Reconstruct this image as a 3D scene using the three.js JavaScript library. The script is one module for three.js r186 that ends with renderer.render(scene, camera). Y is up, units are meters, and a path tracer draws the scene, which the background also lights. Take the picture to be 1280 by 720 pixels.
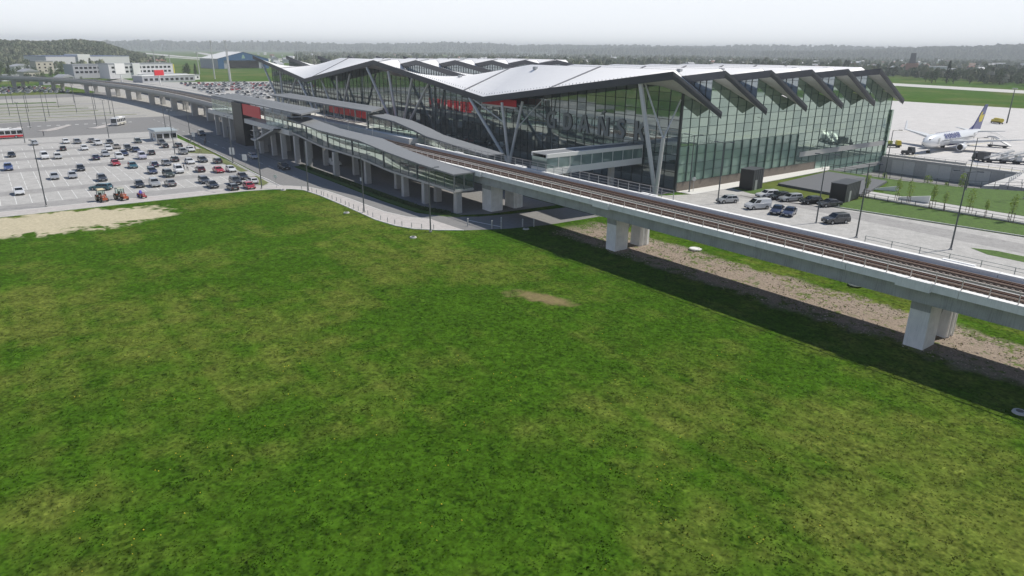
import * as THREE from 'three';
import { mergeGeometries } from 'three/addons/utils/BufferGeometryUtils.js';
import { MarchingCubes } from 'three/addons/objects/MarchingCubes.js';
import { TextGeometry } from 'three/addons/geometries/TextGeometry.js';
import { FontLoader } from 'three/addons/loaders/FontLoader.js';

// ---------------------------------------------------------------- camera, sky, sun, exposure
// metres; x runs along the terminal front and the railway, -z runs from the meadow towards the apron
const scene = new THREE.Scene();
const camera = new THREE.PerspectiveCamera(45.87, 1280 / 720, 0.5, 30000);
camera.position.set(88.57, 30, 104.11);
camera.rotation.order = 'YXZ';
camera.rotation.set(THREE.MathUtils.degToRad(-19.26), THREE.MathUtils.degToRad(52.98), THREE.MathUtils.degToRad(0.56));

const SUN = new THREE.Vector3(0.17, 0.766, -0.62).normalize();
function makeSky() {
  const w = 512, h = 256, a = new Float32Array(w * h * 4);
  for (let j = 0; j < h; j++) for (let i = 0; i < w; i++) {
    const el = ((j + 0.5) / h - 0.5) * Math.PI, s = Math.max(0, Math.sin(el));
    const az = ((i + 0.5) / w - 0.5) * 2 * Math.PI;
    const dx = Math.cos(az) * Math.cos(el), dz = Math.sin(az) * Math.cos(el);
    const cs = Math.max(0, dx * SUN.x + Math.sin(el) * SUN.y + dz * SUN.z);
    const k = Math.pow(1 - Math.max(0, s - 0.08) / 0.92, 5.5), g = Math.pow(cs, 10) * 0.14 + 0.34 * Math.exp(-s / 0.022);
    const o = (j * w + i) * 4;
    a[o] = 0.085 + (0.97 - 0.085) * k + g;
    a[o + 1] = 0.155 + (1.01 - 0.155) * k + g * 0.97;
    a[o + 2] = 0.31 + (1.06 - 0.31) * k + g * 0.9;
    a[o + 3] = 1;
  }
  const t = new THREE.DataTexture(a, w, h, THREE.RGBAFormat, THREE.FloatType);
  t.mapping = THREE.EquirectangularReflectionMapping;
  t.magFilter = t.minFilter = THREE.LinearFilter; t.wrapS = THREE.RepeatWrapping; t.needsUpdate = true;
  return t;
}
const skyTex = makeSky();
scene.background = skyTex; scene.environment = skyTex;
const sun = new THREE.DirectionalLight(new THREE.Color().setRGB(1, 0.955, 0.87), 4.7);
sun.position.copy(SUN).multiplyScalar(400); sun.target.position.set(0, 0, 0);
sun.castShadow = true; sun.shadow.mapSize.set(4096, 4096); sun.shadow.radius = 1.4;
Object.assign(sun.shadow.camera, { left: -320, right: 320, top: 320, bottom: -320, near: 1, far: 1200 });
scene.add(sun, sun.target);
scene.fog = new THREE.FogExp2(new THREE.Color().setRGB(0.88, 0.93, 0.96), 0.0002);
const renderer = new THREE.WebGLRenderer({ antialias: true });
renderer.setSize(1024, 576);
renderer.toneMapping = THREE.LinearToneMapping;
renderer.toneMappingExposure = 1.06;
renderer.shadowMap.enabled = true;

// ---------------------------------------------------------------- helpers
let seed = 20240507;
function rnd() { seed = (seed + 0x6D2B79F5) | 0; let t = Math.imul(seed ^ (seed >>> 15), 1 | seed); t = (t + Math.imul(t ^ (t >>> 7), 61 | t)) ^ t; return ((t ^ (t >>> 14)) >>> 0) / 4294967296; }
const rr = (a, b) => a + (b - a) * rnd();
const lerp = (a, b, t) => a + (b - a) * t, clamp = (v, a = 0, b = 1) => Math.min(b, Math.max(a, v));
const sst = (a, b, v) => { const t = clamp((v - a) / (b - a)); return t * t * (3 - 2 * t); };
const V = (x, y, z) => new THREE.Vector3(x, y, z);
const D2R = Math.PI / 180;

// tileable smooth noise, sampled from one table
const NT = 256, ntab = new Float32Array(NT * NT);
for (let i = 0; i < NT * NT; i++) ntab[i] = rnd();
function vn(x, y) {
  const xi = Math.floor(x), yi = Math.floor(y), fx = x - xi, fy = y - yi;
  const u = fx * fx * (3 - 2 * fx), v = fy * fy * (3 - 2 * fy);
  const x0 = xi & 255, x1 = (xi + 1) & 255, y0 = (yi & 255) << 8, y1 = ((yi + 1) & 255) << 8;
  const a = ntab[y0 + x0], b = ntab[y0 + x1], c = ntab[y1 + x0], d = ntab[y1 + x1];
  return a + (b - a) * u + (c - a) * v + (a - b - c + d) * u * v;
}
function vnp(x, y, P) {                     // the same, repeating every P cells (P a power of two)
  const m = P - 1, xi = Math.floor(x), yi = Math.floor(y), fx = x - xi, fy = y - yi;
  const u = fx * fx * (3 - 2 * fx), v = fy * fy * (3 - 2 * fy);
  const x0 = xi & m, x1 = (xi + 1) & m, y0 = (yi & m) << 8, y1 = ((yi + 1) & m) << 8;
  const a = ntab[y0 + x0], b = ntab[y0 + x1], c = ntab[y1 + x0], d = ntab[y1 + x1];
  return a + (b - a) * u + (c - a) * v + (a - b - c + d) * u * v;
}
function fbm(x, y, o = 4) { let s = 0, a = 0.5, t = 0; for (let i = 0; i < o; i++) { s += a * vn(x, y); t += a; a *= 0.5; x = x * 2 + 17.3; y = y * 2 + 31.7; } return s / t; }
const toS = v => { v = clamp(v); return 255 * (v <= 0.0031308 ? 12.92 * v : 1.055 * Math.pow(v, 1 / 2.4) - 0.055); };
function texture(w, h, fn, color = true) {
  const a = new Uint8Array(w * h * 4);
  for (let j = 0; j < h; j++) for (let i = 0; i < w; i++) {
    const c = fn(i, j), o = (j * w + i) * 4;
    if (color) { a[o] = toS(c[0]); a[o + 1] = toS(c[1]); a[o + 2] = toS(c[2]); } else { a[o] = a[o + 1] = a[o + 2] = clamp(c) * 255; }
    a[o + 3] = 255;
  }
  const t = new THREE.DataTexture(a, w, h, THREE.RGBAFormat);
  t.magFilter = THREE.LinearFilter; t.minFilter = THREE.LinearMipmapLinearFilter; t.generateMipmaps = true;
  t.wrapS = t.wrapT = THREE.RepeatWrapping; if (color) t.colorSpace = THREE.SRGBColorSpace; t.needsUpdate = true;
  return t;
}
// a mottled surface texture: n x n pixels over `size` metres, tileable because the table repeats every 256 cells
function mottle(rgb, size, amp, n = 512, stain = 0.5) {
  const k = 256 / n;
  const t = texture(n, n, (i, j) => {
    const fine = vn(i * k, j * k), mid = vnp(i * 64 / n, j * 64 / n, 64), big = vnp(i * 16 / n, j * 16 / n, 16);
    const f = 1 + amp * ((fine - 0.5) * 0.8 + (mid - 0.5) * 0.9 * stain + (big - 0.5) * 0.9 * stain);
    return [rgb[0] * f, rgb[1] * f, rgb[2] * f];
  });
  t.repeat.set(1 / size, 1 / size);
  return t;
}
function streaked(rgb, size, amp, n = 512) {   // concrete with vertical runs of dirt
  const t = texture(n, n, (i, j) => {
    const run = vn(i * 128 / n, j * 2 / n * 4) , thin = vn(i * 256 / n, j * 8 / n), fine = vn(i * 256 / n, j * 256 / n), big = vnp(i * 16 / n, j * 16 / n, 16);
    const f = 1 - amp * (sst(0.55, 0.95, run) * 0.5 + sst(0.6, 1, thin) * 0.45) + amp * ((fine - 0.5) * 0.5 + (big - 0.5) * 0.7);
    return [rgb[0] * f, rgb[1] * f, rgb[2] * f];
  });
  t.repeat.set(1 / size, 1 / size); return t;
}
const streakMat = (rgb, size, amp) => new THREE.MeshStandardMaterial({ map: streaked(rgb, size, amp), roughness: 0.9, side: THREE.DoubleSide });
function bumpNoise(size, n = 256) { const t = texture(n, n, (i, j) => vn(i * 256 / n, j * 256 / n) * 0.6 + vnp(i * 64 / n, j * 64 / n, 64) * 0.4, false); t.repeat.set(1 / size, 1 / size); return t; }
const std = (rgb, rough = 0.8, o = {}) => new THREE.MeshStandardMaterial({ color: new THREE.Color().setRGB(...rgb), roughness: rough, side: THREE.DoubleSide, ...o });
const phy = (rgb, rough, o = {}) => new THREE.MeshPhysicalMaterial({ color: new THREE.Color().setRGB(...rgb), roughness: rough, side: THREE.DoubleSide, ...o });
const mapped = (rgb, size, amp, rough = 0.9, o = {}) => new THREE.MeshStandardMaterial({ map: mottle(rgb, size, amp), roughness: rough, side: THREE.DoubleSide, ...o });

class MB {                                  // collects flat-shaded faces; uv in metres
  constructor() { this.p = []; this.n = []; this.u = []; }
  tri(a, b, c) {
    const ux = b[0] - a[0], uy = b[1] - a[1], uz = b[2] - a[2], vx = c[0] - a[0], vy = c[1] - a[1], vz = c[2] - a[2];
    let nx = uy * vz - uz * vy, ny = uz * vx - ux * vz, nz = ux * vy - uy * vx; const l = Math.hypot(nx, ny, nz);
    if (l < 1e-9) return this; nx /= l; ny /= l; nz /= l;
    const ax = Math.abs(nx), ay = Math.abs(ny), az = Math.abs(nz);
    for (const q of [a, b, c]) {
      this.p.push(q[0], q[1], q[2]); this.n.push(nx, ny, nz);
      if (ay >= ax && ay >= az) this.u.push(q[0], q[2]); else if (ax >= az) this.u.push(q[2], q[1]); else this.u.push(q[0], q[1]);
    }
    return this;
  }
  quad(a, b, c, d) { return this.tri(a, b, c).tri(a, c, d); }
  hex(v) {                                   // 8 corners: bottom 0-3 (counter-clockwise from above), top 4-7
    return this.quad(v[3], v[2], v[1], v[0]).quad(v[4], v[5], v[6], v[7]).quad(v[0], v[1], v[5], v[4]).quad(v[1], v[2], v[6], v[5]).quad(v[2], v[3], v[7], v[6]).quad(v[3], v[0], v[4], v[7]);
  }
  span(x0, x1, y0, y1, z0, z1) { return this.hex([[x0, y0, z1], [x1, y0, z1], [x1, y0, z0], [x0, y0, z0], [x0, y1, z1], [x1, y1, z1], [x1, y1, z0], [x0, y1, z0]]); }
  box(cx, cy, cz, sx, sy, sz) { return this.span(cx - sx / 2, cx + sx / 2, cy - sy / 2, cy + sy / 2, cz - sz / 2, cz + sz / 2); }
  taper(cx, cz, y0, y1, w0, d0, w1, d1, ox = 0, oz = 0) {
    const q = (y, w, d, x, z) => [[x - w / 2, y, z + d / 2], [x + w / 2, y, z + d / 2], [x + w / 2, y, z - d / 2], [x - w / 2, y, z - d / 2]];
    return this.hex([...q(y0, w0, d0, cx, cz), ...q(y1, w1, d1, cx + ox, cz + oz)]);
  }
  beam(a, b, w, h = w) {
    const A = V(...a), B = V(...b), d = B.clone().sub(A).normalize();
    const up = Math.abs(d.y) > 0.95 ? V(1, 0, 0) : V(0, 1, 0);
    const s = d.clone().cross(up).normalize().multiplyScalar(w / 2), t = s.clone().cross(d).normalize().multiplyScalar(h / 2);
    const c = (P, i, j) => [P.x + s.x * i + t.x * j, P.y + s.y * i + t.y * j, P.z + s.z * i + t.z * j];
    return this.hex([c(A, -1, -1), c(A, 1, -1), c(B, 1, -1), c(B, -1, -1), c(A, -1, 1), c(A, 1, 1), c(B, 1, 1), c(B, -1, 1)]);
  }
  tube(a, b, r0, r1 = r0, n = 8) {
    const A = V(...a), B = V(...b), d = B.clone().sub(A), L = d.length();
    const g = new THREE.CylinderGeometry(r1, r0, L, n, 1);
    g.applyQuaternion(new THREE.Quaternion().setFromUnitVectors(V(0, 1, 0), d.normalize()));
    const m = A.add(B).multiplyScalar(0.5); g.translate(m.x, m.y, m.z); return this.geo(g);
  }
  geo(g) {
    const q = g.index ? g.toNonIndexed() : g; const P = q.attributes.position.array, N = q.attributes.normal.array, U = q.attributes.uv ? q.attributes.uv.array : new Float32Array(P.length / 3 * 2);
    for (let i = 0; i < P.length; i++) { this.p.push(P[i]); this.n.push(N[i]); }
    for (let i = 0; i < U.length; i++) this.u.push(U[i]);
    return this;
  }
  prism(poly, y0, y1) {                      // outline [x, z], straight sides
    const sh = THREE.ShapeUtils.triangulateShape(poly.map(q => new THREE.Vector2(q[0], q[1])), []);
    for (const [a, b, c] of sh) {
      let A = poly[a], B = poly[b], C = poly[c];
      const cr = (B[0] - A[0]) * (C[1] - A[1]) - (B[1] - A[1]) * (C[0] - A[0]); if (cr > 0) [B, C] = [C, B];
      this.tri([A[0], y1, A[1]], [B[0], y1, B[1]], [C[0], y1, C[1]]);
      if (y0 < y1) this.tri([A[0], y0, A[1]], [C[0], y0, C[1]], [B[0], y0, B[1]]);
    }
    if (y0 < y1) for (let i = 0; i < poly.length; i++) { const a = poly[i], b = poly[(i + 1) % poly.length]; this.quad([a[0], y0, a[1]], [b[0], y0, b[1]], [b[0], y1, b[1]], [a[0], y1, a[1]]); }
    return this;
  }
  strip(line, w0, w1, y) {                   // flat ribbon between offsets w0 and w1 of a [x, z] line
    for (let i = 0; i + 1 < line.length; i++) {
      const e = k => { const a = line[Math.max(0, k - 1)], b = line[Math.min(line.length - 1, k + 1)]; const l = Math.hypot(b[0] - a[0], b[1] - a[1]); return [-(b[1] - a[1]) / l, (b[0] - a[0]) / l]; };
      const A = line[i], B = line[i + 1], na = e(i), nb = e(i + 1);
      const P = (q, n, w) => [q[0] + n[0] * w, y, q[1] + n[1] * w];
      this.quad(P(A, na, w0), P(B, nb, w0), P(B, nb, w1), P(A, na, w1));
    }
    return this;
  }
  kerb(line, w, y0, y1) { for (let i = 0; i + 1 < line.length; i++) { const a = line[i], b = line[i + 1]; this.beam([a[0], (y0 + y1) / 2, a[1]], [b[0], (y0 + y1) / 2, b[1]], w, y1 - y0); } return this; }
  build() {
    const g = new THREE.BufferGeometry();
    g.setAttribute('position', new THREE.Float32BufferAttribute(this.p, 3)); g.setAttribute('normal', new THREE.Float32BufferAttribute(this.n, 3)); g.setAttribute('uv', new THREE.Float32BufferAttribute(this.u, 2));
    return g;
  }
}
const mb = () => new MB();
const used = {};
function numbered(name) { const base = name.replace(/_\d{3}$/, ''); const k = used[base] = (used[base] ?? -1) + 1; return k ? `${base}_${String(k).padStart(3, '0')}` : base; }
function meshOf(name, g, m, parent) {
  const o = new THREE.Mesh(g instanceof MB ? g.build() : g, m); o.name = name; o.castShadow = o.receiveShadow = true; parent.add(o); return o;
}
const part = (name, g, m, parent) => meshOf(name, g, m, parent);
function thing(name, label, category, pos = [0, 0, 0], turn = 0, group) {
  const o = new THREE.Group(); o.name = numbered(name); scene.add(o); o.position.set(...pos); o.rotation.y = turn;
  o.userData = { label, category }; if (group) o.userData.group = group; return o;
}
function single(name, g, m, label, category, group) { const o = meshOf(numbered(name), g, m, scene); o.userData = { label, category }; if (group) o.userData.group = group; return o; }
function struct(name, g, m) { const o = meshOf(numbered(name), g, m, scene); o.userData = { kind: 'structure' }; return o; }
function dup(src, pos, turn = 0, label, group) {
  const o = src.clone(); o.name = numbered(src.name); scene.add(o); o.position.set(...pos); o.rotation.y = turn;
  o.userData = { ...src.userData }; if (label) o.userData.label = label; if (group) o.userData.group = group; return o;
}
function inst(name, geo, m, list, label, category, colors) {       // list of [x, y, z, sx, sy, turn]
  const o = new THREE.InstancedMesh(geo, m, list.length), q = new THREE.Object3D();
  list.forEach(([x, y, z, sx, sy, t], i) => { q.position.set(x, y, z); q.scale.set(sx, sy, sx); q.rotation.set(0, t, 0); q.updateMatrix(); o.setMatrixAt(i, q.matrix); if (colors) o.setColorAt(i, colors(i)); });
  o.name = numbered(name); o.castShadow = o.receiveShadow = true; o.userData = { kind: 'stuff', label, category }; scene.add(o); return o;
}
// a point at a distance and a bearing (degrees, right positive) from the place the meadow is seen from
const bearing = (R, deg) => { const t = deg * D2R, c = Math.cos(t), s = Math.sin(t); return [88.57 + R * (-0.7984 * c + 0.6021 * s), 104.11 + R * (-0.6021 * c - 0.7984 * s)]; };
const col = (r, g, b) => new THREE.Color().setRGB(r, g, b);

// ---------------------------------------------------------------- materials shared by the setting
const M = {
  concrete: mapped([0.46, 0.45, 0.43], 6, 0.22), concreteLight: mapped([0.62, 0.61, 0.58], 5, 0.16), concreteDark: mapped([0.3, 0.3, 0.295], 5, 0.25),
  paving: mapped([0.4, 0.388, 0.37], 13, 0.42), pavingLight: mapped([0.44, 0.41, 0.39], 9, 0.36), asphalt: mapped([0.2, 0.195, 0.19], 8, 0.3), lane: mapped([0.3, 0.29, 0.28], 14, 0.42),
  apron: mapped([0.53, 0.51, 0.495], 37, 0.26), runway: mapped([0.5, 0.49, 0.46], 40, 0.2), grassStrip: mapped([0.062, 0.12, 0.014], 7, 0.9, 1, { roughness: 1 }), grassDry: mapped([0.13, 0.15, 0.05], 9, 0.8),
  plaza: mapped([0.36, 0.345, 0.315], 14, 0.5), gravel: mapped([0.3, 0.245, 0.2], 4, 0.5), white: std([0.72, 0.72, 0.7], 0.6), paint: std([0.66, 0.66, 0.64], 0.8),
  steel: std([0.42, 0.43, 0.44], 0.45, { metalness: 0.4 }), steelPale: std([0.55, 0.55, 0.54], 0.45, { metalness: 0.2 }), darkSteel: std([0.055, 0.06, 0.068], 0.5), black: std([0.018, 0.019, 0.022], 0.45), rubber: std([0.02, 0.02, 0.021], 0.9),
  pole: std([0.09, 0.1, 0.105], 0.5), rust: mapped([0.16, 0.085, 0.055], 3, 0.5, 0.8), red: std([0.62, 0.018, 0.03], 0.45), yellow: std([0.62, 0.5, 0.05], 0.5), blueSign: std([0.05, 0.12, 0.4], 0.5),
  glass: phy([0.02, 0.03, 0.035], 0.05, { ior: 1.9, clearcoat: 0.3 }), stoneBrown: mapped([0.2, 0.17, 0.14], 4, 0.4),
};

// ---------------------------------------------------------------- the ground, out to the horizon
const APRON = 2.7, PLATEAU = 2.5;
function groundHeight(x, z) {
  if (z >= 14) return 0;
  if (z > 0) return PLATEAU * (1 - z / 14);
  if (z >= -60) return PLATEAU;
  if (z > -345 && x > -262 && x < 420) return z > -61.5 ? lerp(PLATEAU, -1.3, (-60 - z) / 1.5) : -1.3;
  return PLATEAU - 0.05;
}
{
  const xs = [-9000, -6500, -5000, -4000, -3200, -2600, -2100, -1700, -1400, -1100, -900, -700, -550, -420, -330, -262, -260, -150, -66, -62.5, -61, -30, 0, 30, 60, 88, 91, 94, 140, 250, 420, 421, 700, 1200, 2000, 3500, 6000, 9000];
  const zs = [-9000, -7000, -5500, -4500, -3600, -2900, -2300, -1800, -1400, -1100, -900, -700, -550, -450, -346, -345, -200, -94, -61.5, -60, -30, 0, 14, 40, 51, 53, 80, 126, 129, 132, 200, 350, 700, 1500, 4000, 9000];
  const pos = [], nor = [], uv = [], idx = [];
  for (const z of zs) for (const x of xs) { pos.push(x, groundHeight(x, z) - (x > -62 && x < 90 && z > 51.5 && z < 128 ? 0.8 : 0.06), z); uv.push(x, z); }
  for (let j = 0; j + 1 < zs.length; j++) for (let i = 0; i + 1 < xs.length; i++) { const a = j * xs.length + i, b = a + 1, c = a + xs.length, d = c + 1; idx.push(a, c, b, b, c, d); }
  const g = new THREE.BufferGeometry(); g.setAttribute('position', new THREE.Float32BufferAttribute(pos, 3)); g.setAttribute('uv', new THREE.Float32BufferAttribute(uv, 2)); g.setIndex(idx); g.computeVertexNormals();
  const t = texture(1024, 1024, (i, j) => {
    const b = vnp(i / 64, j / 64, 16), m = vnp(i / 16, j / 16, 64), f = vn(i / 4, j / 4), e = vnp(i / 128, j / 128, 8);
    const dry = clamp(sst(0.35, 0.75, b * 0.6 + e * 0.4) * 0.8 + (m - 0.5) * 0.5), k = 0.8 + 0.4 * f;
    return [lerp(0.052, 0.125, dry) * k, lerp(0.115, 0.145, dry) * k, lerp(0.014, 0.042, dry) * k];
  });
  t.repeat.set(1 / 420, 1 / 420);
  struct('ground', g, new THREE.MeshPhysicalMaterial({ map: t, roughness: 1, specularIntensity: 0.02 }));
}

// ---------------------------------------------------------------- the meadow in front: turf, bare sand, gravel under the viaduct
const MX0 = -66, MX1 = 94, MZ0 = 12, MZ1 = 132;
const inEll = (x, z, cx, cz, rx, rz, t) => { const c = Math.cos(t), s = Math.sin(t), dx = x - cx, dz = z - cz; return Math.hypot((dx * c + dz * s) / rx, (-dx * s + dz * c) / rz); };
const PATCHES = [[64.6, 56.9, 14, 0.02], [42.8, 52.1, 10, 0.05], [31, 103.3, 7, 0.08], [37.8, 107.3, 6, 0.12], [35.7, 72.1, 4, 0.08], [11.4, 45.9, 12, 0.05], [-15, 83.3, 14, 0.05], [73.3, 55.7, 9, 0.01], [-3.6, 67.2, 10, 0.05], [56.8, 59, 9, 0.02], [56, 79.4, 10, -0.084], [31.2, 94.4, 7, -0.084], [43.9, 85.4, 8, -0.07], [17, 84.4, 10, -0.056], [43.6, 64.2, 7, -0.07], [24.7, 73.6, 8, -0.07], [-42.6, 69.6, 16, -0.098], [-2.5, 42.2, 9, -0.084], [26, 51.4, 9, 0.06]];   // where the turf has dried out (positive) or grows lush (negative), as seen on the ground
function turfMix(x, z) {                      // 0 lush .. 1 dry straw
  const a = fbm(x / 26 + 3, z / 26 + 9, 3), b = fbm(x / 7 + 40, z / 9 + 12, 3), c = vn(x / 1.6, z / 1.9);
  // mowing and track lines run with the railway
  const row = vn(x / 30 + 5, z / 1.1 + 80);
  let bias = 0;
  for (const [cx, cz, R, v] of PATCHES) { const q = ((x - cx) ** 2 + (z - cz) ** 2) / (R * R); if (q < 1) bias += v * (1 - q) * (1 - q); }
  return clamp(sst(0.435, 0.87, bias + a * 0.5 + b * 0.42 + c * 0.2 + (row - 0.5) * 0.16) * 1.05 - 0.04);
}
{
  const W = 2048, Hh = 1536;
  const map = texture(W, Hh, (i, j) => {
    const x = lerp(MX0, MX1, (i + 0.5) / W), z = lerp(MZ0, MZ1, (j + 0.5) / Hh);
    const d = turfMix(x, z), f1 = vn(x * 3.1, z * 3.1), f2 = vn(x * 7.3 + 9, z * 7.3 + 4), f3 = vn(x * 0.9 + 60, z * 0.9 + 7), f4 = rnd();
    const f5 = vn(x * 1.7 + 31, z * 2.3 + 8), k = 0.1 + 0.62 * f1 + 0.6 * f2 + 0.2 * f3 + 0.42 * f5 + (f4 - 0.5) * 0.3;
    const tuft = sst(0.72, 0.86, vn(x * 1.5 + 130, z * 1.7 + 22)) * sst(0.5, 0.8, f1);
    let r = lerp(0.043, 0.104, d), g = lerp(0.097, 0.132, d), b = lerp(0.0065, 0.023, d);
    const speck = sst(0.64, 0.84, vn(x * 4.4 + 57, z * 4.4 + 91)) * sst(0.3, 0.62, vn(x * 0.5 + 9, z * 0.5 + 71)), fleck = sst(0.7, 0.88, vn(x * 5.1 + 7, z * 3.6 + 19)) * sst(0.35, 0.7, vn(x * 0.4 + 80, z * 0.4 + 15));
    const dk = (1 - 0.38 * tuft) * (1 - 0.5 * speck) * (1 + 0.4 * fleck); r *= k * dk; g *= k * (1 - 0.3 * tuft) * (1 - 0.42 * speck) * (1 + 0.3 * fleck); b *= k * dk;
    if (x > 94) return [r, g, b];
    // sand at the corner by the car park
    const nz = fbm(x / 5 + 70, z / 5 + 3, 4), ns = fbm(x / 1.4, z / 1.4, 3);
    const se = Math.min(inEll(x, z, -56, 100, 9.5, 19, 0.05), inEll(x, z, -55, 88, 5.5, 9, 0.1));
    let sand = sst(1.12, 0.9, se + (nz - 0.5) * 0.75 + (ns - 0.5) * 0.5);
    if (x > -50) sand *= sst(0.42, 0.6, ns);
    const sk = 0.82 + 0.22 * f1 + 0.18 * f2;
    r = lerp(r, 0.45 * sk, sand); g = lerp(g, 0.4 * sk, sand); b = lerp(b, 0.285 * sk, sand);
    // a bare brown patch in the grass
    const be = inEll(x, z, 26, 51.4, 5.4, 2.1, -0.42) + (nz - 0.5) * 0.8 + (ns - 0.5) * 0.9;
    const bare = sst(1.15, 0.5, be) * 0.7;
    r = lerp(r, 0.24 * sk, bare); g = lerp(g, 0.17 * sk, bare); b = lerp(b, 0.1 * sk, bare);
    // gravel left from the building works along the piers
    const ge = sst(16.9, 18.8, z + (nz - 0.5) * 3.4 + (ns - 0.5) * 1.6) * sst(30.5, 27, z + (nz - 0.5) * 3 + (ns - 0.5) * 3) * sst(-2, 4, x + (nz - 0.5) * 6);
    const weeds = sst(0.56, 0.74, ns * 0.6 + f1 * 0.4 + (z < 20.5 ? 0.07 : 0));
    const grav = ge * (1 - 0.8 * weeds), gk = 0.72 + 0.35 * f2 + (f4 - 0.5) * 0.45;
    r = lerp(r, 0.31 * gk, grav); g = lerp(g, 0.255 * gk, grav); b = lerp(b, 0.21 * gk, grav);
    return [r, g, b];
  });
  map.wrapS = map.wrapT = THREE.ClampToEdgeWrapping;
  const bump = texture(1024, 768, (i, j) => 0.5 * vn(i * 1.1, j * 1.1) + 0.5 * vn(i * 0.37, j * 0.37), false);
  const nx = 160, nz = 120, g = new THREE.PlaneGeometry(MX1 - MX0, MZ1 - MZ0, nx, nz); g.rotateX(-Math.PI / 2);
  g.translate((MX0 + MX1) / 2, 0, (MZ0 + MZ1) / 2);
  const P = g.attributes.position, U = g.attributes.uv;
  for (let i = 0; i < P.count; i++) {
    const x = P.getX(i), z = P.getZ(i);
    const edge = sst(MX0, MX0 + 6, x) * sst(MX1, MX1 - 6, x) * sst(51, 62, z) * sst(MZ1, MZ1 - 6, z);
    P.setY(i, 0.01 + (z < 14 ? groundHeight(x, z) : 0) + edge * ((fbm(x / 9, z / 9, 3) - 0.45) * 0.5 + (fbm(x / 2.4, z / 2.4, 2) - 0.5) * 0.16));
    U.setXY(i, (x - MX0) / (MX1 - MX0), (z - MZ0) / (MZ1 - MZ0));
  }
  g.computeVertexNormals();
  struct('meadow', g, new THREE.MeshPhysicalMaterial({ map, roughness: 1, bumpMap: bump, bumpScale: 0.06, specularIntensity: 0.02 }));
}
const meadowY = (x, z) => { const edge = sst(MX0, MX0 + 6, x) * sst(MX1, MX1 - 6, x) * sst(51, 62, z) * sst(MZ1, MZ1 - 6, z); return 0.01 + edge * ((fbm(x / 9, z / 9, 3) - 0.45) * 0.5 + (fbm(x / 2.4, z / 2.4, 2) - 0.5) * 0.16); };
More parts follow.
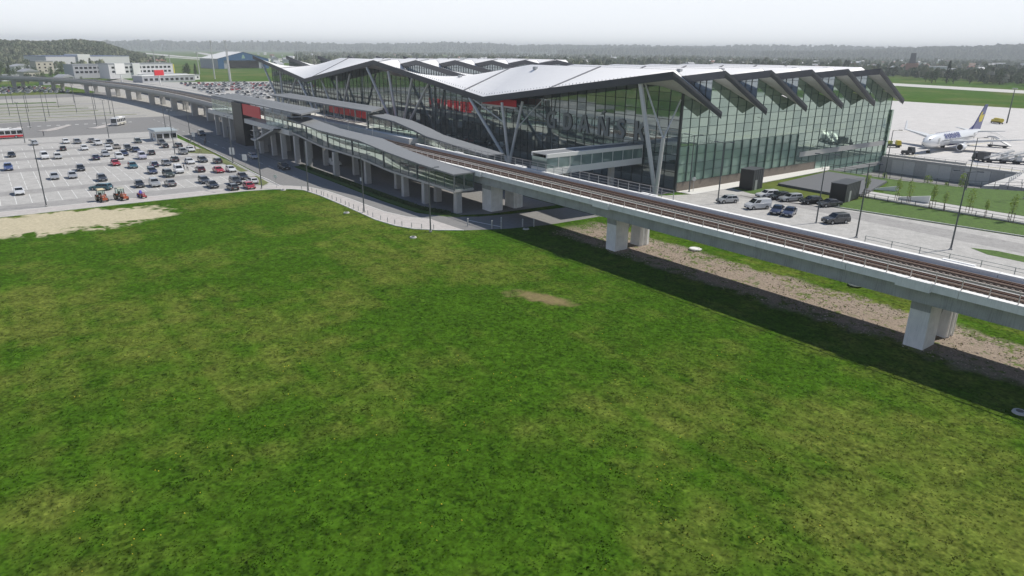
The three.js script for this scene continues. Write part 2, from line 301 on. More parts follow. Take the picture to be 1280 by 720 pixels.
{ // grass tufts, weeds and a few dandelions
  const blade = mb();
  for (let k = 0; k < 6; k++) { const a = k * 1.05, c = Math.cos(a), s = Math.sin(a), w = 0.2, o = 0.35 + 0.3 * (k % 2); blade.tri([c * 0.1 - s * w, 0, s * 0.1 + c * w], [c * 0.1 + s * w, 0, s * 0.1 - c * w], [c * o, 0.75 + 0.25 * (k % 3), s * o]); }
  const bg = blade.build(), N = bg.attributes.normal; for (let i = 0; i < N.count; i++) { const v = V(N.getX(i) * 0.3, 1, N.getZ(i) * 0.3).normalize(); N.setXYZ(i, v.x, v.y, v.z); }
  const list = [], cols = [];
  const fx = -0.7984, fz = -0.6021;
  for (let n = 0; n < 420000 && list.length < 120000; n++) {
    const R = 26 + 78 * Math.pow(rnd(), 0.8), th = rr(-42, 42), [x, z] = bearing(R, th);
    if (x < -62 || x > 92 || z < 34 || z > 130) continue;
    if (x < -8 && z < 51) continue;
    if (inEll(x, z, -56, 98, 11, 20, 0.05) < 1.1 || inEll(x, z, 26, 51.4, 5.4, 2.1, -0.42) < 0.8) continue;
    const d = turfMix(x, z), cl = vn(x * 0.8 + 11, z * 0.8 + 5);
    if (rnd() > 0.25 + cl * 0.9) continue;
    const weed = rnd() < 0.02 && vn(x * 0.35 + 3, z * 0.35 + 77) > 0.55, s = weed ? rr(0.12, 0.22) : rr(0.06, 0.15);
    list.push([x, meadowY(x, z) - 0.02, z, s, s * rr(0.25, 0.55), rnd() * 6.3]);
    const k = rr(0.6, 1.5); cols.push(weed ? col(0.045 * k, 0.11 * k, 0.018 * k) : col(lerp(0.056, 0.14, d) * k, lerp(0.135, 0.175, d) * k, lerp(0.01, 0.03, d) * k));
  }
  inst('meadow_grass', bg, phy([1, 1, 1], 1, { specularIntensity: 0.02 }), list, 'short rough turf with dark tufts covering the meadow', 'grass', i => cols[i]);
  const fl = new THREE.IcosahedronGeometry(1, 0), fl2 = [];
  for (let n = 0; n < 420; n++) { const [x, z] = bearing(rr(30, 75), rr(-38, 36)); if (x > -58 && z > 42 && vn(x * 0.2 + 33, z * 0.2) > 0.55) fl2.push([x, meadowY(x, z) + 0.05, z, rr(0.03, 0.055), rr(0.03, 0.05), 0]); }
  inst('dandelion_flowers', fl, std([0.6, 0.48, 0.04], 0.9), fl2, 'tiny yellow dandelions scattered in the meadow turf', 'flowers');
  // stones and weeds on the gravel strip
  const st = new THREE.IcosahedronGeometry(1, 0), sl = [], sc = [], wl = [], wc = [];
  for (let n = 0; n < 9000; n++) {
    const x = rr(0, 92), z = rr(16.5, 29.5), e = fbm(x / 5 + 70, z / 5 + 3, 4); if (z + (e - 0.5) * 3 < 17.6) continue;
    if (sl.length < 4200) { const s = rr(0.03, 0.1) * (rnd() < 0.04 ? 2 : 1), k = rr(0.6, 1.4); sl.push([x, 0.02, z, s, s * 0.7, rnd() * 6]); sc.push(col(0.36 * k, 0.3 * k, 0.25 * k)); }
    if ((z < 20.6 || vn(x * 0.6 + 4, z * 0.6) > 0.62) && rnd() < 0.4) { const s = rr(0.08, 0.22), k = rr(1, 2), d = rnd(); wl.push([x, 0.0, z + rr(-0.8, 0.3), s, s * rr(0.4, 0.9), rnd() * 6]); wc.push(col(lerp(0.05, 0.14, d) * k, lerp(0.1, 0.13, d) * k, 0.02 * k)); }
  }
  inst('gravel_stones', st, std([1, 1, 1], 1), sl, 'loose stones on the gravel strip under the viaduct', 'stones', i => sc[i]);
  inst('gravel_weeds', bg, phy([1, 1, 1], 1, { specularIntensity: 0.02 }), wl, 'weeds and tufts sprouting on the gravel strip', 'weeds', i => wc[i]);
}

// ---------------------------------------------------------------- roads, car parks, pavements, apron
const sheet = (name, poly, y, m) => struct(name, mb().prism(poly, y, y), m);
const rect = (x0, x1, z0, z1) => [[x0, z0], [x1, z0], [x1, z1], [x0, z1]];
const outer = [[-66, 62], [-64.6, 56.2], [-62.6, 52.6], [-59.8, 50.7], [-52, 50], [-39.2, 49.9], [-25.2, 50.1], [-19, 49.2], [-15.1, 47.6], [-12, 44.6], [-9.4, 41]];
const inner = [[-69.5, 56], [-66.5, 52], [-62.4, 48.6], [-56, 47], [-44.2, 46.3], [-30.3, 45.9], [-24, 44.4], [-19.3, 41.6]];
sheet('car_park', rect(-200, -66, 52.6, 150), 0.02, M.paving);
[[-77.4, -71], [-94, -88.6], [-127.5, -121.5], [-148, -143], [-166.5, -161.5], [-184, -181]].forEach(([a, b]) => sheet('parking_aisle', rect(a, b, 55, 150), 0.026, M.lane));
sheet('pavement', rect(-70.6, -66, 60, 150), 0.1, M.pavingLight);
struct('kerb', mb().span(-70.9, -70.6, -0.05, 0.13, 60, 150).span(-66.15, -65.95, -0.05, 0.13, 62, 150), M.concreteLight);
{ // bay lines in the car park
  const m = mb();
  for (const [a, b] of [[-88.4, -82.5], [-82.3, -77.6], [-100, -94.2], [-107, -101], [-121.3, -115], [-114.8, -109], [-133, -127.6], [-143, -137.5], [-154, -148.2], [-161.3, -155.5], [-172, -166.7]])
    for (let z = 56; z < 148; z += 2.6) m.quad([a, 0.03, z + 0.06], [b, 0.03, z + 0.06], [b, 0.03, z - 0.06], [a, 0.03, z - 0.06]);
  struct('bay_lines', m, M.paint);
}
sheet('road', [[-262, 52.5], [-262, 41.2], [-90, 41.2], [-60, 41.4], [-40, 41.6], [-26, 41], [-20, 38], [-16.6, 33], [-15, 27], [-13.2, 13.6], [-3.5, 13.6], [-4, 26], [-6, 34], [-9.4, 41], [-19.3, 42], [-24, 44.4], [-30.3, 45.9], [-44.2, 46.3], [-56, 47], [-62.4, 48.6], [-66.5, 52], [-69.5, 53], [-100, 51.8], [-200, 49.5]], 0.03, M.asphalt);
sheet('pavement', [...outer, ...inner.slice().reverse()], 0.11, M.pavingLight);
struct('kerb', mb().kerb(inner, 0.25, -0.03, 0.14).kerb(outer, 0.2, -0.03, 0.125), M.concreteLight);
sheet('station_undercroft', [[-262, 41.1], [-262, 13.8], [-16, 13.8], [-17.4, 30], [-20, 35.5], [-27, 37.2], [-90, 37.4], [-92, 41.1]], 0.022, M.asphalt);
struct('forecourt', mb().quad([-262, 0.06, 13.8], [-3, 0.06, 13.8], [-3, 2.54, 0], [-262, 2.54, 0]).quad([-262, 2.54, 0], [-3, 2.54, 0], [-3, 2.54, -8], [-262, 2.54, -8]), M.asphalt);
// crossing stripes and lane dashes on the road
{
  const m = mb();
  for (let x = -250; x < -72; x += 9) m.quad([x, 0.04, 46.4], [x + 4, 0.04, 46.4], [x + 4, 0.04, 46.25], [x, 0.04, 46.25]);
  m.quad([-15.5, 0.04, 36.4], [-7.5, 0.04, 34.2], [-7.5, 0.04, 33.9], [-15.5, 0.04, 36.1]);
  struct('road_markings', m, M.paint);
}
// green verge at the car-park corner, and the pavement between lot and road
sheet('verge', [[-70, 56.5], [-73, 54.2], [-84, 53.6], [-84, 55.6], [-74, 57.2]], 0.06, M.grassDry);
sheet('verge', [[-92, 53.2], [-120, 52.6], [-120, 55], [-92, 55]], 0.06, M.grassDry);
sheet('verge', [[-128, 52.6], [-140, 52.2], [-146, 56.5], [-134, 58]], 0.06, M.grassDry);
struct('kerb', mb().kerb([[-67.5, 53.3], [-84, 53.1], [-120, 51.7], [-200, 49.8]], 0.2, -0.03, 0.14), M.concreteLight);
// bus station
sheet('bus_station', rect(-262, -200, 49, 190), 0.024, M.asphalt);
{
  const m = mb(), p = mb();
  for (let z = 56; z < 180; z += 3.2) p.quad([-243, 0.03, z], [-241.6, 0.03, z], [-241.6, 0.03, z + 1.3], [-243, 0.03, z + 1.3]);
  for (let z = 62; z < 180; z += 16) m.prism([[-240, z], [-224, z + 6.4], [-221, z + 9.6], [-223, z + 12.6], [-226, z + 9.4], [-241, z + 1.3]], 0.03, 0.16);
  struct('boarding_islands', m, M.pavingLight); struct('bus_lane_markings', p, M.paint);
}
sheet('plaza', [[-262, 13.9], [-262, 190], [-400, 220], [-430, 34], [-640, 60], [-640, 13.9]], 0.016, M.plaza);
struct('plaza', mb().quad([-640, 0.04, 13.9], [-262, 0.04, 13.9], [-262, 2.53, 0], [-640, 2.53, 0]), M.plaza);
for (let k = 0; k < 17; k++) sheet('verge', rect(-266 - k * 7.3, -265.3 - k * 7.3, 50 + (k * 13) % 17, 120 + (k * 29) % 70), 0.045, k % 3 ? M.grassDry : M.asphalt);
[[-268, -266, 84, 190], [-281, -278.5, 48, 170], [-296, -294, 56, 180], [-312, -308, 60, 180], [-331, -328, 62, 190], [-352, -347, 66, 190], [-384, -376, 72, 200]].forEach(([a, b, c, d], i) => sheet('verge', rect(a, b, c, d), 0.05, i % 2 ? M.grassDry : M.grassStrip));
[[-274, -270, 45, 190], [-291, -286, 45, 190], [-322, -317, 45, 190], [-366, -359, 50, 190]].forEach(([a, b, c, d]) => sheet('plaza_lane', rect(a, b, c, d), 0.028, M.lane));
sheet('road', [[-430, 34], [-400, 220], [-425, 220], [-470, 30]], 0.03, M.asphalt);
sheet('car_park', [[-262, -1], [-262, -95], [-520, -130], [-560, 20], [-300, 13]], 2.56, M.paving);

// the terrace beside the terminal
sheet('car_park', [[-2.8, 0], [94, 0], [94, -25], [60, -25.6], [24, -20.4], [6, -19.4], [0.6, -30], [0.6, -8]], 2.53, M.paving);
struct('embankment', mb().quad([-2.8, 0.3, 12.6], [94, 0.3, 12.6], [94, 2.53, 0], [-2.8, 2.53, 0]), M.grassStrip);
sheet('access_lane', [[5, -15.2], [94, -12.6], [94, -19.4], [30, -20.2], [22, -19], [9, -18.4], [4.4, -12.6], [-0.6, -9.6]], 2.536, M.lane);
sheet('verge', [[7, -18.8], [14, -20.3], [15.4, -22.4], [1.6, -26.4], [1.2, -20.6]], 2.55, M.grassStrip);
sheet('verge', [[23, -21.2], [60, -26.6], [94, -26.8], [94, -34.2], [23, -34.2]], 2.56, M.grassStrip);
sheet('verge', [[51, -10.6], [54, -12], [66, -11.8], [72, -9.6], [66, -8.4], [54, -8.6]], 2.55, M.grassStrip);
sheet('ramp_road', rect(20, 94, -42.2, -35.4), 2.54, M.concrete);
sheet('verge', [[2, -57.6], [17, -56.4], [22.5, -42.4], [94, -42.4], [94, -71], [40, -71], [30, -64.2], [18, -61.2], [-0.2, -61.2]], 2.545, M.grassStrip);
sheet('footpath', [[-3.2, -7.4], [0.9, -8], [1.2, -30], [0.2, -61.2], [-4.6, -70], [-4.6, -7.4]], 2.552, M.concreteLight);
struct('kerb', mb().kerb([[23, -21], [60, -26.4], [94, -26.6]], 0.2, 2.5, 2.64).kerb([[0.9, -8], [1.2, -30], [0.2, -61.2]], 0.15, 2.5, 2.62).kerb([[20, -35.3], [94, -35.3]], 0.25, 2.5, 2.78), M.concreteLight);
sheet('sunken_road', rect(-3, 62, -93.9, -61.6), -1.22, M.asphalt);
// apron
struct('apron', mb().prism([[-300, -345], [420, -345], [420, -72], [66, -72], [33, -74], [31.4, -90], [30.4, -94.4], [-300, -94.4]], -1.3, APRON), M.apron);
{
  const m = mb(), y = APRON + 0.006;
  m.quad([-200, y, -170], [300, y, -170], [300, y, -170.3], [-200, y, -170.3]).quad([-200, y, -99.4], [300, y, -99.4], [300, y, -99.9], [-200, y, -99.9]).quad([0.45, y, -100], [0.75, y, -100], [0.75, y, -170], [0.45, y, -170]).quad([46, y, -100], [46.3, y, -100], [46.3, y, -170], [46, y, -170]);
  struct('apron_markings', m, std([0.62, 0.56, 0.3], 0.9));
}
{ // slab joints
  const m = mb(), y = APRON + 0.004;
  for (let x = -60; x <= 90; x += 7.5) m.quad([x, y, -200], [x + 0.12, y, -200], [x + 0.12, y, -95], [x, y, -95]);
  for (let z = -200; z < -95; z += 7.5) m.quad([-60, y, z], [90, y, z], [90, y, z + 0.12], [-60, y, z + 0.12]);
  struct('apron_joints', m, std([0.3, 0.29, 0.28], 0.9));
}
{ // runway and taxiways
  const r = mb().strip([[-2600, -1347], [-220, -590], [-110, -555], [1600, -11 - 0]], -24, 24, 2.52);
  struct('runway', r, M.runway);
  const t = mb();
  t.strip([[-4200, -900], [-2490, -560], [-1500, -470], [-900, -360], [-300, -250]], -20, 20, 2.53).strip([[-2200, -330], [-1500, -330], [-1150, -300]], -14, 14, 2.53).strip([[-1900, -560], [-1300, -520], [-700, -330]], -12, 12, 2.535).strip([[-3600, -520], [-2300, -400], [-1700, -380]], -22, 22, 2.53);
  struct('taxiway', t, M.runway);
}

// ---------------------------------------------------------------- railway viaduct (parapet tops at 8 m, tracks along x)
const VT = 8.0, VN = 30.7, VF = 20.2;
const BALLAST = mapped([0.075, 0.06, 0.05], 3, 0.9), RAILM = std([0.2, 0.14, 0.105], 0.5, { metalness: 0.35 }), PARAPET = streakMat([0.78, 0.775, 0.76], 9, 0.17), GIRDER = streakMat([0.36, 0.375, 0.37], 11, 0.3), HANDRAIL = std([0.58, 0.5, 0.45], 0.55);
const railPost = mb().box(0, 0.6, 0, 0.08, 1.2, 0.08).build();
{
  const X0 = -62, X1 = 150, t = thing('railway_viaduct', 'long double-track concrete railway viaduct on paired piers across the meadow', 'viaduct', [0, 0, 0]);
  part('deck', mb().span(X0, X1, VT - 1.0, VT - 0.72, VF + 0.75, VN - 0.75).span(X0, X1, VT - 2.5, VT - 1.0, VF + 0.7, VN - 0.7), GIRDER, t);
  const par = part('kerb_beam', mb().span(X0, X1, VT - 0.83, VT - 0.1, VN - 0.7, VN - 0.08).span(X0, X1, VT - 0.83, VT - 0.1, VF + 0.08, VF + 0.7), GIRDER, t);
  for (let x = X0; x < X1; x += 11.5) for (const [a, b] of [[VN - 0.75, VN], [VF, VF + 0.75]]) part('parapet', mb().span(x + 0.03, Math.min(X1, x + 11.5) - 0.03, VT - 0.85, VT, a, b), PARAPET, par);
  for (const x of [-43, -20, 14.5, 60.7, 107]) { part('joint_block', mb().box(x - 0.4, VT - 0.42, VN + 0.14, 3.4, 1.0, 0.5), PARAPET, par); part('joint_block', mb().box(x - 0.4, VT - 0.4, VF - 0.14, 3.4, 0.96, 0.5), PARAPET, par); }
  for (const zc of [27.55, 23.35]) {
    const tr = part('ballast_bed', mb().taper(44, zc, VT - 0.72, VT - 0.4, X1 - X0, 4.0, X1 - X0, 3.1), BALLAST, t);
    for (const s of [-1, 1]) part('rail', mb().span(X0, X1, VT - 0.34, VT - 0.16, zc + s * 0.75 - 0.075, zc + s * 0.75 + 0.075), RAILM, tr);
    const sl = mb(); for (let x = X0 + 0.4; x < X1; x += 0.65) sl.box(x, VT - 0.41, zc, 0.26, 0.14, 2.5);
    part('sleepers', sl, mapped([0.2, 0.165, 0.14], 2, 0.4), tr).userData.kind = 'stuff';
    part('guard_rail', mb().span(X0, X1, VT - 0.34, VT - 0.2, zc - 0.42, zc - 0.32).span(X0, X1, VT - 0.34, VT - 0.2, zc + 0.32, zc + 0.42), M.rust, tr);
  }
  part('cable_trough', mb().span(X0, X1, VT - 0.72, VT - 0.5, 25.25, 25.65), GIRDER, t);
  // railings: near one with a broad top rail, far one taller and open
  const near = part('railing', mb().span(-54, X1, VT + 1.1, VT + 1.23, VN - 0.28, VN - 0.16).span(-54, X1, VT + 0.55, VT + 0.575, VN - 0.24, VN - 0.21), HANDRAIL, t);
  for (let k = 0; k < 84; k++) { const o = part('post', railPost, HANDRAIL, near); o.position.set(-54 + k * 2.42, VT, VN - 0.22); }
  const far = part('railing', mb().span(-58, 19.5, VT + 1.42, VT + 1.5, VF + 0.2, VF + 0.28).span(-58, 19.5, VT + 0.95, VT + 1, VF + 0.21, VF + 0.26).span(-58, 19.5, VT + 0.45, VT + 0.5, VF + 0.21, VF + 0.26), M.steel, t);
  for (let k = 0; k < 33; k++) { const o = part('post', railPost, M.steel, far); o.position.set(-58 + k * 2.42, VT, VF + 0.24); o.scale.y = 1.22; }
  for (const x of [-20, 14.5, 60.7, 107]) {
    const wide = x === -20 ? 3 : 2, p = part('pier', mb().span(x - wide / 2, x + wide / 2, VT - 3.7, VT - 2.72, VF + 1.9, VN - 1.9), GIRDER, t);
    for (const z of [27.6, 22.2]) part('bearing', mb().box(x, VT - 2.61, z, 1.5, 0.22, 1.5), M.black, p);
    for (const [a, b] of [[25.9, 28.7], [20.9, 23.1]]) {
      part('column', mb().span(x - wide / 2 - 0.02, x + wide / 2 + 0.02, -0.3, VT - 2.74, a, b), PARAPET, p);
      const s = a > 24 ? -1 : 1, ze = s < 0 ? a : b;
      part('haunch', mb().hex([[x - 0.98, VT - 4.7, ze + 0.004], [x + 0.98, VT - 4.7, ze + 0.004], [x + 0.98, VT - 4.7, ze - 0.004], [x - 0.98, VT - 4.7, ze - 0.004], [x - 0.98, VT - 3.69, Math.max(ze, ze + s * 1)], [x + 0.98, VT - 3.69, Math.max(ze, ze + s * 1)], [x + 0.98, VT - 3.69, Math.min(ze, ze + s * 1)], [x - 0.98, VT - 3.69, Math.min(ze, ze + s * 1)]]), GIRDER, p);
    }
    part('drain_pipe', mb().tube([x + wide / 2 + 0.14, 0, 22.6], [x + wide / 2 + 0.14, VT - 2.6, 22.6], 0.1).tube([x + wide / 2 + 0.14, 0, 21.6], [x + wide / 2 + 0.14, VT - 2.6, 21.6], 0.1), M.white, p);
  }
}
{ // the line goes on west of the station and curves away
  const near = [[-178, 30.2], [-218, 29.8], [-265, 29.6], [-309, 31.2], [-350, 34], [-392, 38.6], [-430, 44.5], [-465, 52], [-510, 70], [-551, 93], [-600, 128]];
  const W = 10.4, t = thing('curved_railway_viaduct', 'grey concrete railway viaduct curving away beyond the station', 'viaduct', [0, 0, 0]);
  const nrm = k => { const a = near[Math.max(0, k - 1)], b = near[Math.min(near.length - 1, k + 1)], l = Math.hypot(b[0] - a[0], b[1] - a[1]); return [-(b[1] - a[1]) / l, (b[0] - a[0]) / l]; };
  const off = (k, w) => { const n = nrm(k), s = n[1] > 0 ? -1 : 1; return [near[k][0] + s * n[0] * w, near[k][1] + s * n[1] * w]; };
  const ribbon = (m, w0, w1, y0, y1) => { for (let k = 0; k + 1 < near.length; k++) { const a = off(k, w0), b = off(k + 1, w0), c = off(k + 1, w1), d = off(k, w1); m.hex([[a[0], y0, a[1]], [b[0], y0, b[1]], [c[0], y0, c[1]], [d[0], y0, d[1]], [a[0], y1, a[1]], [b[0], y1, b[1]], [c[0], y1, c[1]], [d[0], y1, d[1]]]); } return m; };
  part('deck', ribbon(ribbon(mb(), 0.3, W - 0.3, 7.3, 7.75), 1.6, W - 1.6, 5.8, 7.3), GIRDER, t);
  part('parapet', ribbon(ribbon(mb(), -0.3, 0.25, 7.2, 8.6), W - 0.25, W + 0.3, 7.2, 8.6), M.concrete, t);
  for (const w of [3.2, 7.2]) part('ballast_bed', ribbon(mb(), w - 1.7, w + 1.7, 7.76, 8.05), BALLAST, t);
  part('railing', ribbon(ribbon(mb(), 0, 0.08, 9.5, 9.6), W - 0.08, W, 9.5, 9.6), M.steel, t);
  const L = [[-205, 30], [-230, 29.7], [-257, 29.6], [-294, 30.6], [-336, 33], [-381, 37.3], [-420, 42.6], [-458, 50.2], [-500, 65.5], [-540, 86.5]];
  for (const [x, z] of L) part('pier', mb().taper(x, z - 2.2, -0.2, 5.8, 2.3, 2.4, 2.3, 2.6).taper(x - 0.6, z - 7.6, -0.2, 5.8, 2.3, 2.2, 2.3, 2.4).span(x - 1.1, x + 0.9, 4.7, 5.79, z - 7, z - 2.6), M.concrete, t);
}

// ---------------------------------------------------------------- station: two side platforms, canopies, glazed ramps
const PLAT = 8.7, CANOPY = mapped([0.2, 0.208, 0.215], 7, 0.2, 0.6), CLEAR = phy([0.78, 0.86, 0.84], 0.04, { transmission: 1, thickness: 0, ior: 1.5 }), FRAME = std([0.12, 0.13, 0.135], 0.5);
const STATION = thing('railway_station', 'elevated railway station with grey canopies, red panels and two glazed ramps', 'station', [0, 0, 0]);
{
  const S = STATION;
  part('platform', mb().span(-185, -100, 7.3, PLAT, 30.9, 38.9), M.concreteLight, S);
  part('platform', mb().span(-185, -66, 7.3, PLAT, 11.5, 20.4), M.concreteLight, S);
  part('track_deck', mb().span(-185, -62, 6.6, 7.3, 20.5, 30.8), GIRDER, S);
  part('tracks', mb().span(-185, -62, 7.3, 7.62, 21.4, 25.2).span(-185, -62, 7.3, 7.62, 25.7, 29.4), BALLAST, S);
  for (const z of [22.6, 24.1, 26.8, 28.3]) part('rail', mb().span(-185, -62, 7.64, 7.84, z - 0.06, z + 0.06), RAILM, S);
  part('platform_edge', mb().span(-184.9, -66.1, PLAT, PLAT + 0.02, 19.6, 20.36), M.white, S);
  part('platform_edge', mb().span(-184.9, -100.1, PLAT, PLAT + 0.02, 30.94, 31.7), M.white, S);
  const cols = [[-176, 38.3], [-167, 38.3], [-158, 38.3], [-132, 38.3], [-124, 38.3], [-115.5, 38.4], [-107, 38.4], [-97.7, 38], [-90.1, 37.6], [-72.3, 37.6], [-59.2, 35.4], [-41.3, 35.2], [-32.6, 35.2], [-21.6, 34.4], [-176, 32], [-158, 32], [-140, 32], [-122, 32], [-104, 32], [-90, 33], [-72, 32.6], [-50, 32.4], [-32.8, 32.2]];
  for (let x = -180; x < -60; x += 15) cols.push([x, 19], [x, 13.4]);
  const rampY = x => x < -100 ? 7.3 : x < -80 ? lerp(8.05, 6.35, (x + 103) / 23) : x < -58 ? lerp(6.35, 6.1, (x + 80) / 22) : x < -46 ? lerp(6.1, 4.75, (x + 58) / 12) : lerp(4.75, 4.35, (x + 46) / 25);
  for (const [x, z] of cols) part('column', mb().taper(x, z, -0.1, z > 30 ? rampY(x) - 0.2 : 7.3, 1.15, 1.3, 1.05, 1.2), M.concrete, S);
  // canopies
  const can = (x0, x1, zf, zn, y, skew) => part('canopy', mb().hex([[x0 - skew, y - 0.35, zn], [x1, y - 0.35, zn], [x1 - 8, y - 0.35, zf], [x0 - skew, y - 0.35, zf], [x0 - skew, y + 0.02, zn], [x1, y + 0.02, zn], [x1 - 8, y + 0.3, zf], [x0 - skew, y + 0.3, zf]]), CANOPY, S);
  const rib = (c, x0, x1, zf, zn) => { for (let x = x0; x < x1; x += 4) part('rib', mb().box(x, 13.98 + 0.1, (zf + zn) / 2, 0.12, 0.1, zn - zf - 1), M.steel, c); };
  const c1 = can(-150, -90, 30.4, 38.7, 13.8, 28), c2 = can(-148, -88, 12.4, 19.8, 13.8, 24);
  rib(c1, -174, -98, 30.4, 38.7); rib(c2, -170, -98, 12.4, 19.8);
  for (let x = -172; x < -92; x += 8) { part('canopy_post', mb().box(x, (PLAT + 13.5) / 2, 35, 0.28, 13.5 - PLAT, 0.28), M.steel, c1); part('canopy_post', mb().box(x, (PLAT + 13.5) / 2, 15.6, 0.28, 13.5 - PLAT, 0.28), M.steel, c2); }
  // glass screens along the near edge of the platform
  for (let x = -178; x < -104; x += 3.7) {
    if (x > -153 && x < -121) continue;
    const f = part('screen_frame', mb().box(x, 10.7, 38.86, 0.09, 4, 0.09).span(x, x + 3.7, 12.62, 12.7, 38.82, 38.9).span(x, x + 3.7, 10.64, 10.7, 38.82, 38.9), M.steelPale, S);
    part('pane', mb().span(x + 0.08, x + 3.62, 8.8, 12.6, 38.84, 38.86), CLEAR, f);
  }
  part('lift_tower', mb().span(-151, -140.6, 0, 13.3, 36.4, 39.4), M.black, S);
  part('red_panel', mb().span(-140.2, -123, 9.9, 13.3, 38.95, 39.15), M.red, S);
  for (let k = 0; k < 7; k++) part('red_panel', mb().box(-134 + k * 4.2, 11.6, 12.2, 3.1, 3.4, 0.2), M.red, S);
  // waiting shelters and back wall of the far platform
  for (let k = 0; k < 9; k++) part('shelter_panel', mb().box(-104 + k * 3.4 - (k > 4 ? 0 : 0), 10.2, 12.3, 2.6, 2.8, 0.15), k % 3 ? CLEAR : M.darkSteel, S);
  part('sign_board', mb().box(-104, 12.6, 33.5, 1.2, 1.1, 5), M.black, S);
  part('sign_board', mb().box(-91.6, 12.4, 16.4, 0.6, 1, 4.4), M.black, S);
  // open stair from the near platform
  const st = part('stair', mb().hex([[-124, 3.4, 41.2], [-106, 8.3, 41.2], [-106, 8.3, 39], [-124, 3.4, 39], [-124, 3.9, 41.2], [-106, 8.7, 41.2], [-106, 8.7, 39], [-124, 3.9, 39]]).span(-128, -124, 3.4, 3.9, 39, 41.2), M.concrete, S);
  for (let k = 0; k < 18; k++) part('step', mb().span(-124 + k, -123 + k, 3.75 + k * 0.267, 4.1 + k * 0.267, 39.1, 41.1), M.concreteLight, st);
  for (const z of [39.05, 41.15]) part('railing', mb().beam([-128, 4.95, z], [-124, 4.95, z], 0.07).beam([-124, 4.95, z], [-106, 9.75, z], 0.07).beam([-124, 4.4, z], [-106, 9.2, z], 0.05), M.steel, st);
  part('column', mb().box(-122, 1.8, 40.1, 1, 3.7, 1), M.concrete, S);
  // glazed ramps
  const ramp = (P, mirror) => {      // rows of [x, floor, roof, outer z, inner z]
    const fl = mb(), rf = mb();
    for (let i = 0; i + 1 < P.length; i++) {
      const [a, fa, ra, oa, ia] = P[i], [b, fb, rb, ob, ib] = P[i + 1];
      const hx = (m, y0a, y1a, y0b, y1b, e) => { const q = [[a, y0a, oa + e], [b, y0b, ob + e], [b, y0b, ib - e], [a, y0a, ia - e], [a, y1a, oa + e], [b, y1b, ob + e], [b, y1b, ib - e], [a, y1a, ia - e]]; m.hex(q); };
      hx(fl, fa - 0.35, fa + 0.12, fb - 0.35, fb + 0.12, mirror ? 0 : 0.05); hx(rf, ra - 0.22, ra + 0.06, rb - 0.22, rb + 0.06, mirror ? 0 : 0.25);
    }
    const f = part('ramp_floor', fl, M.concrete, S); part('ramp_roof', rf, CANOPY, S);
    const at = x => { let i = 0; while (i + 2 < P.length && x > P[i + 1][0]) i++; const A = P[i], B = P[i + 1], t = clamp((x - A[0]) / (B[0] - A[0])); return A.map((v, k) => lerp(v, B[k], t)); };
    const x0 = P[0][0], x1 = P[P.length - 1][0], n = Math.round((x1 - x0) / 3.4);
    for (let i = 0; i < n; i++) {
      const A = at(lerp(x0, x1, i / n)), B = at(lerp(x0, x1, (i + 1) / n));
      for (const k of [3, 4]) {
        const pn = part('pane', mb().quad([A[0] + 0.06, A[1] + 0.16, A[k]], [B[0] - 0.06, B[1] + 0.16, B[k]], [B[0] - 0.06, B[2] - 0.26, B[k]], [A[0] + 0.06, A[2] - 0.26, A[k]]), CLEAR, f);
        if (k === 3 || mirror) part('mullion', mb().beam([A[0], A[1], A[k]], [A[0], A[2] - 0.1, A[k]], i % 4 === 0 ? 0.32 : 0.11).beam([A[0], A[1] + 0.16, A[k]], [B[0], B[1] + 0.16, B[k]], 0.12).beam([A[0], A[2] - 0.28, A[k]], [B[0], B[2] - 0.28, B[k]], 0.14), FRAME, f);
      }
    }
    const E = at(x1);
    part('pane', mb().quad([E[0] + 0.02, E[1] + 0.16, E[3]], [E[0] + 0.02, E[1] + 0.16, E[4]], [E[0] + 0.02, E[2] - 0.26, E[4]], [E[0] + 0.02, E[2] - 0.26, E[3]]), CLEAR, f);
    part('mullion', mb().beam([E[0], E[1], E[3]], [E[0], E[2] - 0.1, E[3]], 0.2).beam([E[0], E[1], E[4]], [E[0], E[2] - 0.1, E[4]], 0.2).beam([E[0], E[1], (E[3] + E[4]) / 2], [E[0], E[2] - 0.1, (E[3] + E[4]) / 2], 0.14), FRAME, f);
  };
  ramp([[-103, 8.4, 11.7, 38, 32.4], [-80, 6.7, 10.55, 38, 32.4], [-58, 6.45, 10.35, 37.6, 32], [-46, 5.1, 8.95, 36.4, 31.6], [-33, 4.8, 8.15, 36, 31.4], [-20.5, 4.65, 7.75, 35.8, 31.4]]);
  ramp([[-93, 8.7, 12.6, 18.6, 13.4], [-78, 8.4, 11.9, 18.2, 13], [-68, 7.6, 10.6, 18, 12.8], [-62, 6.4, 9.6, 17.9, 12.8], [-36, 4.9, 8, 17.6, 12.8]], true);
}

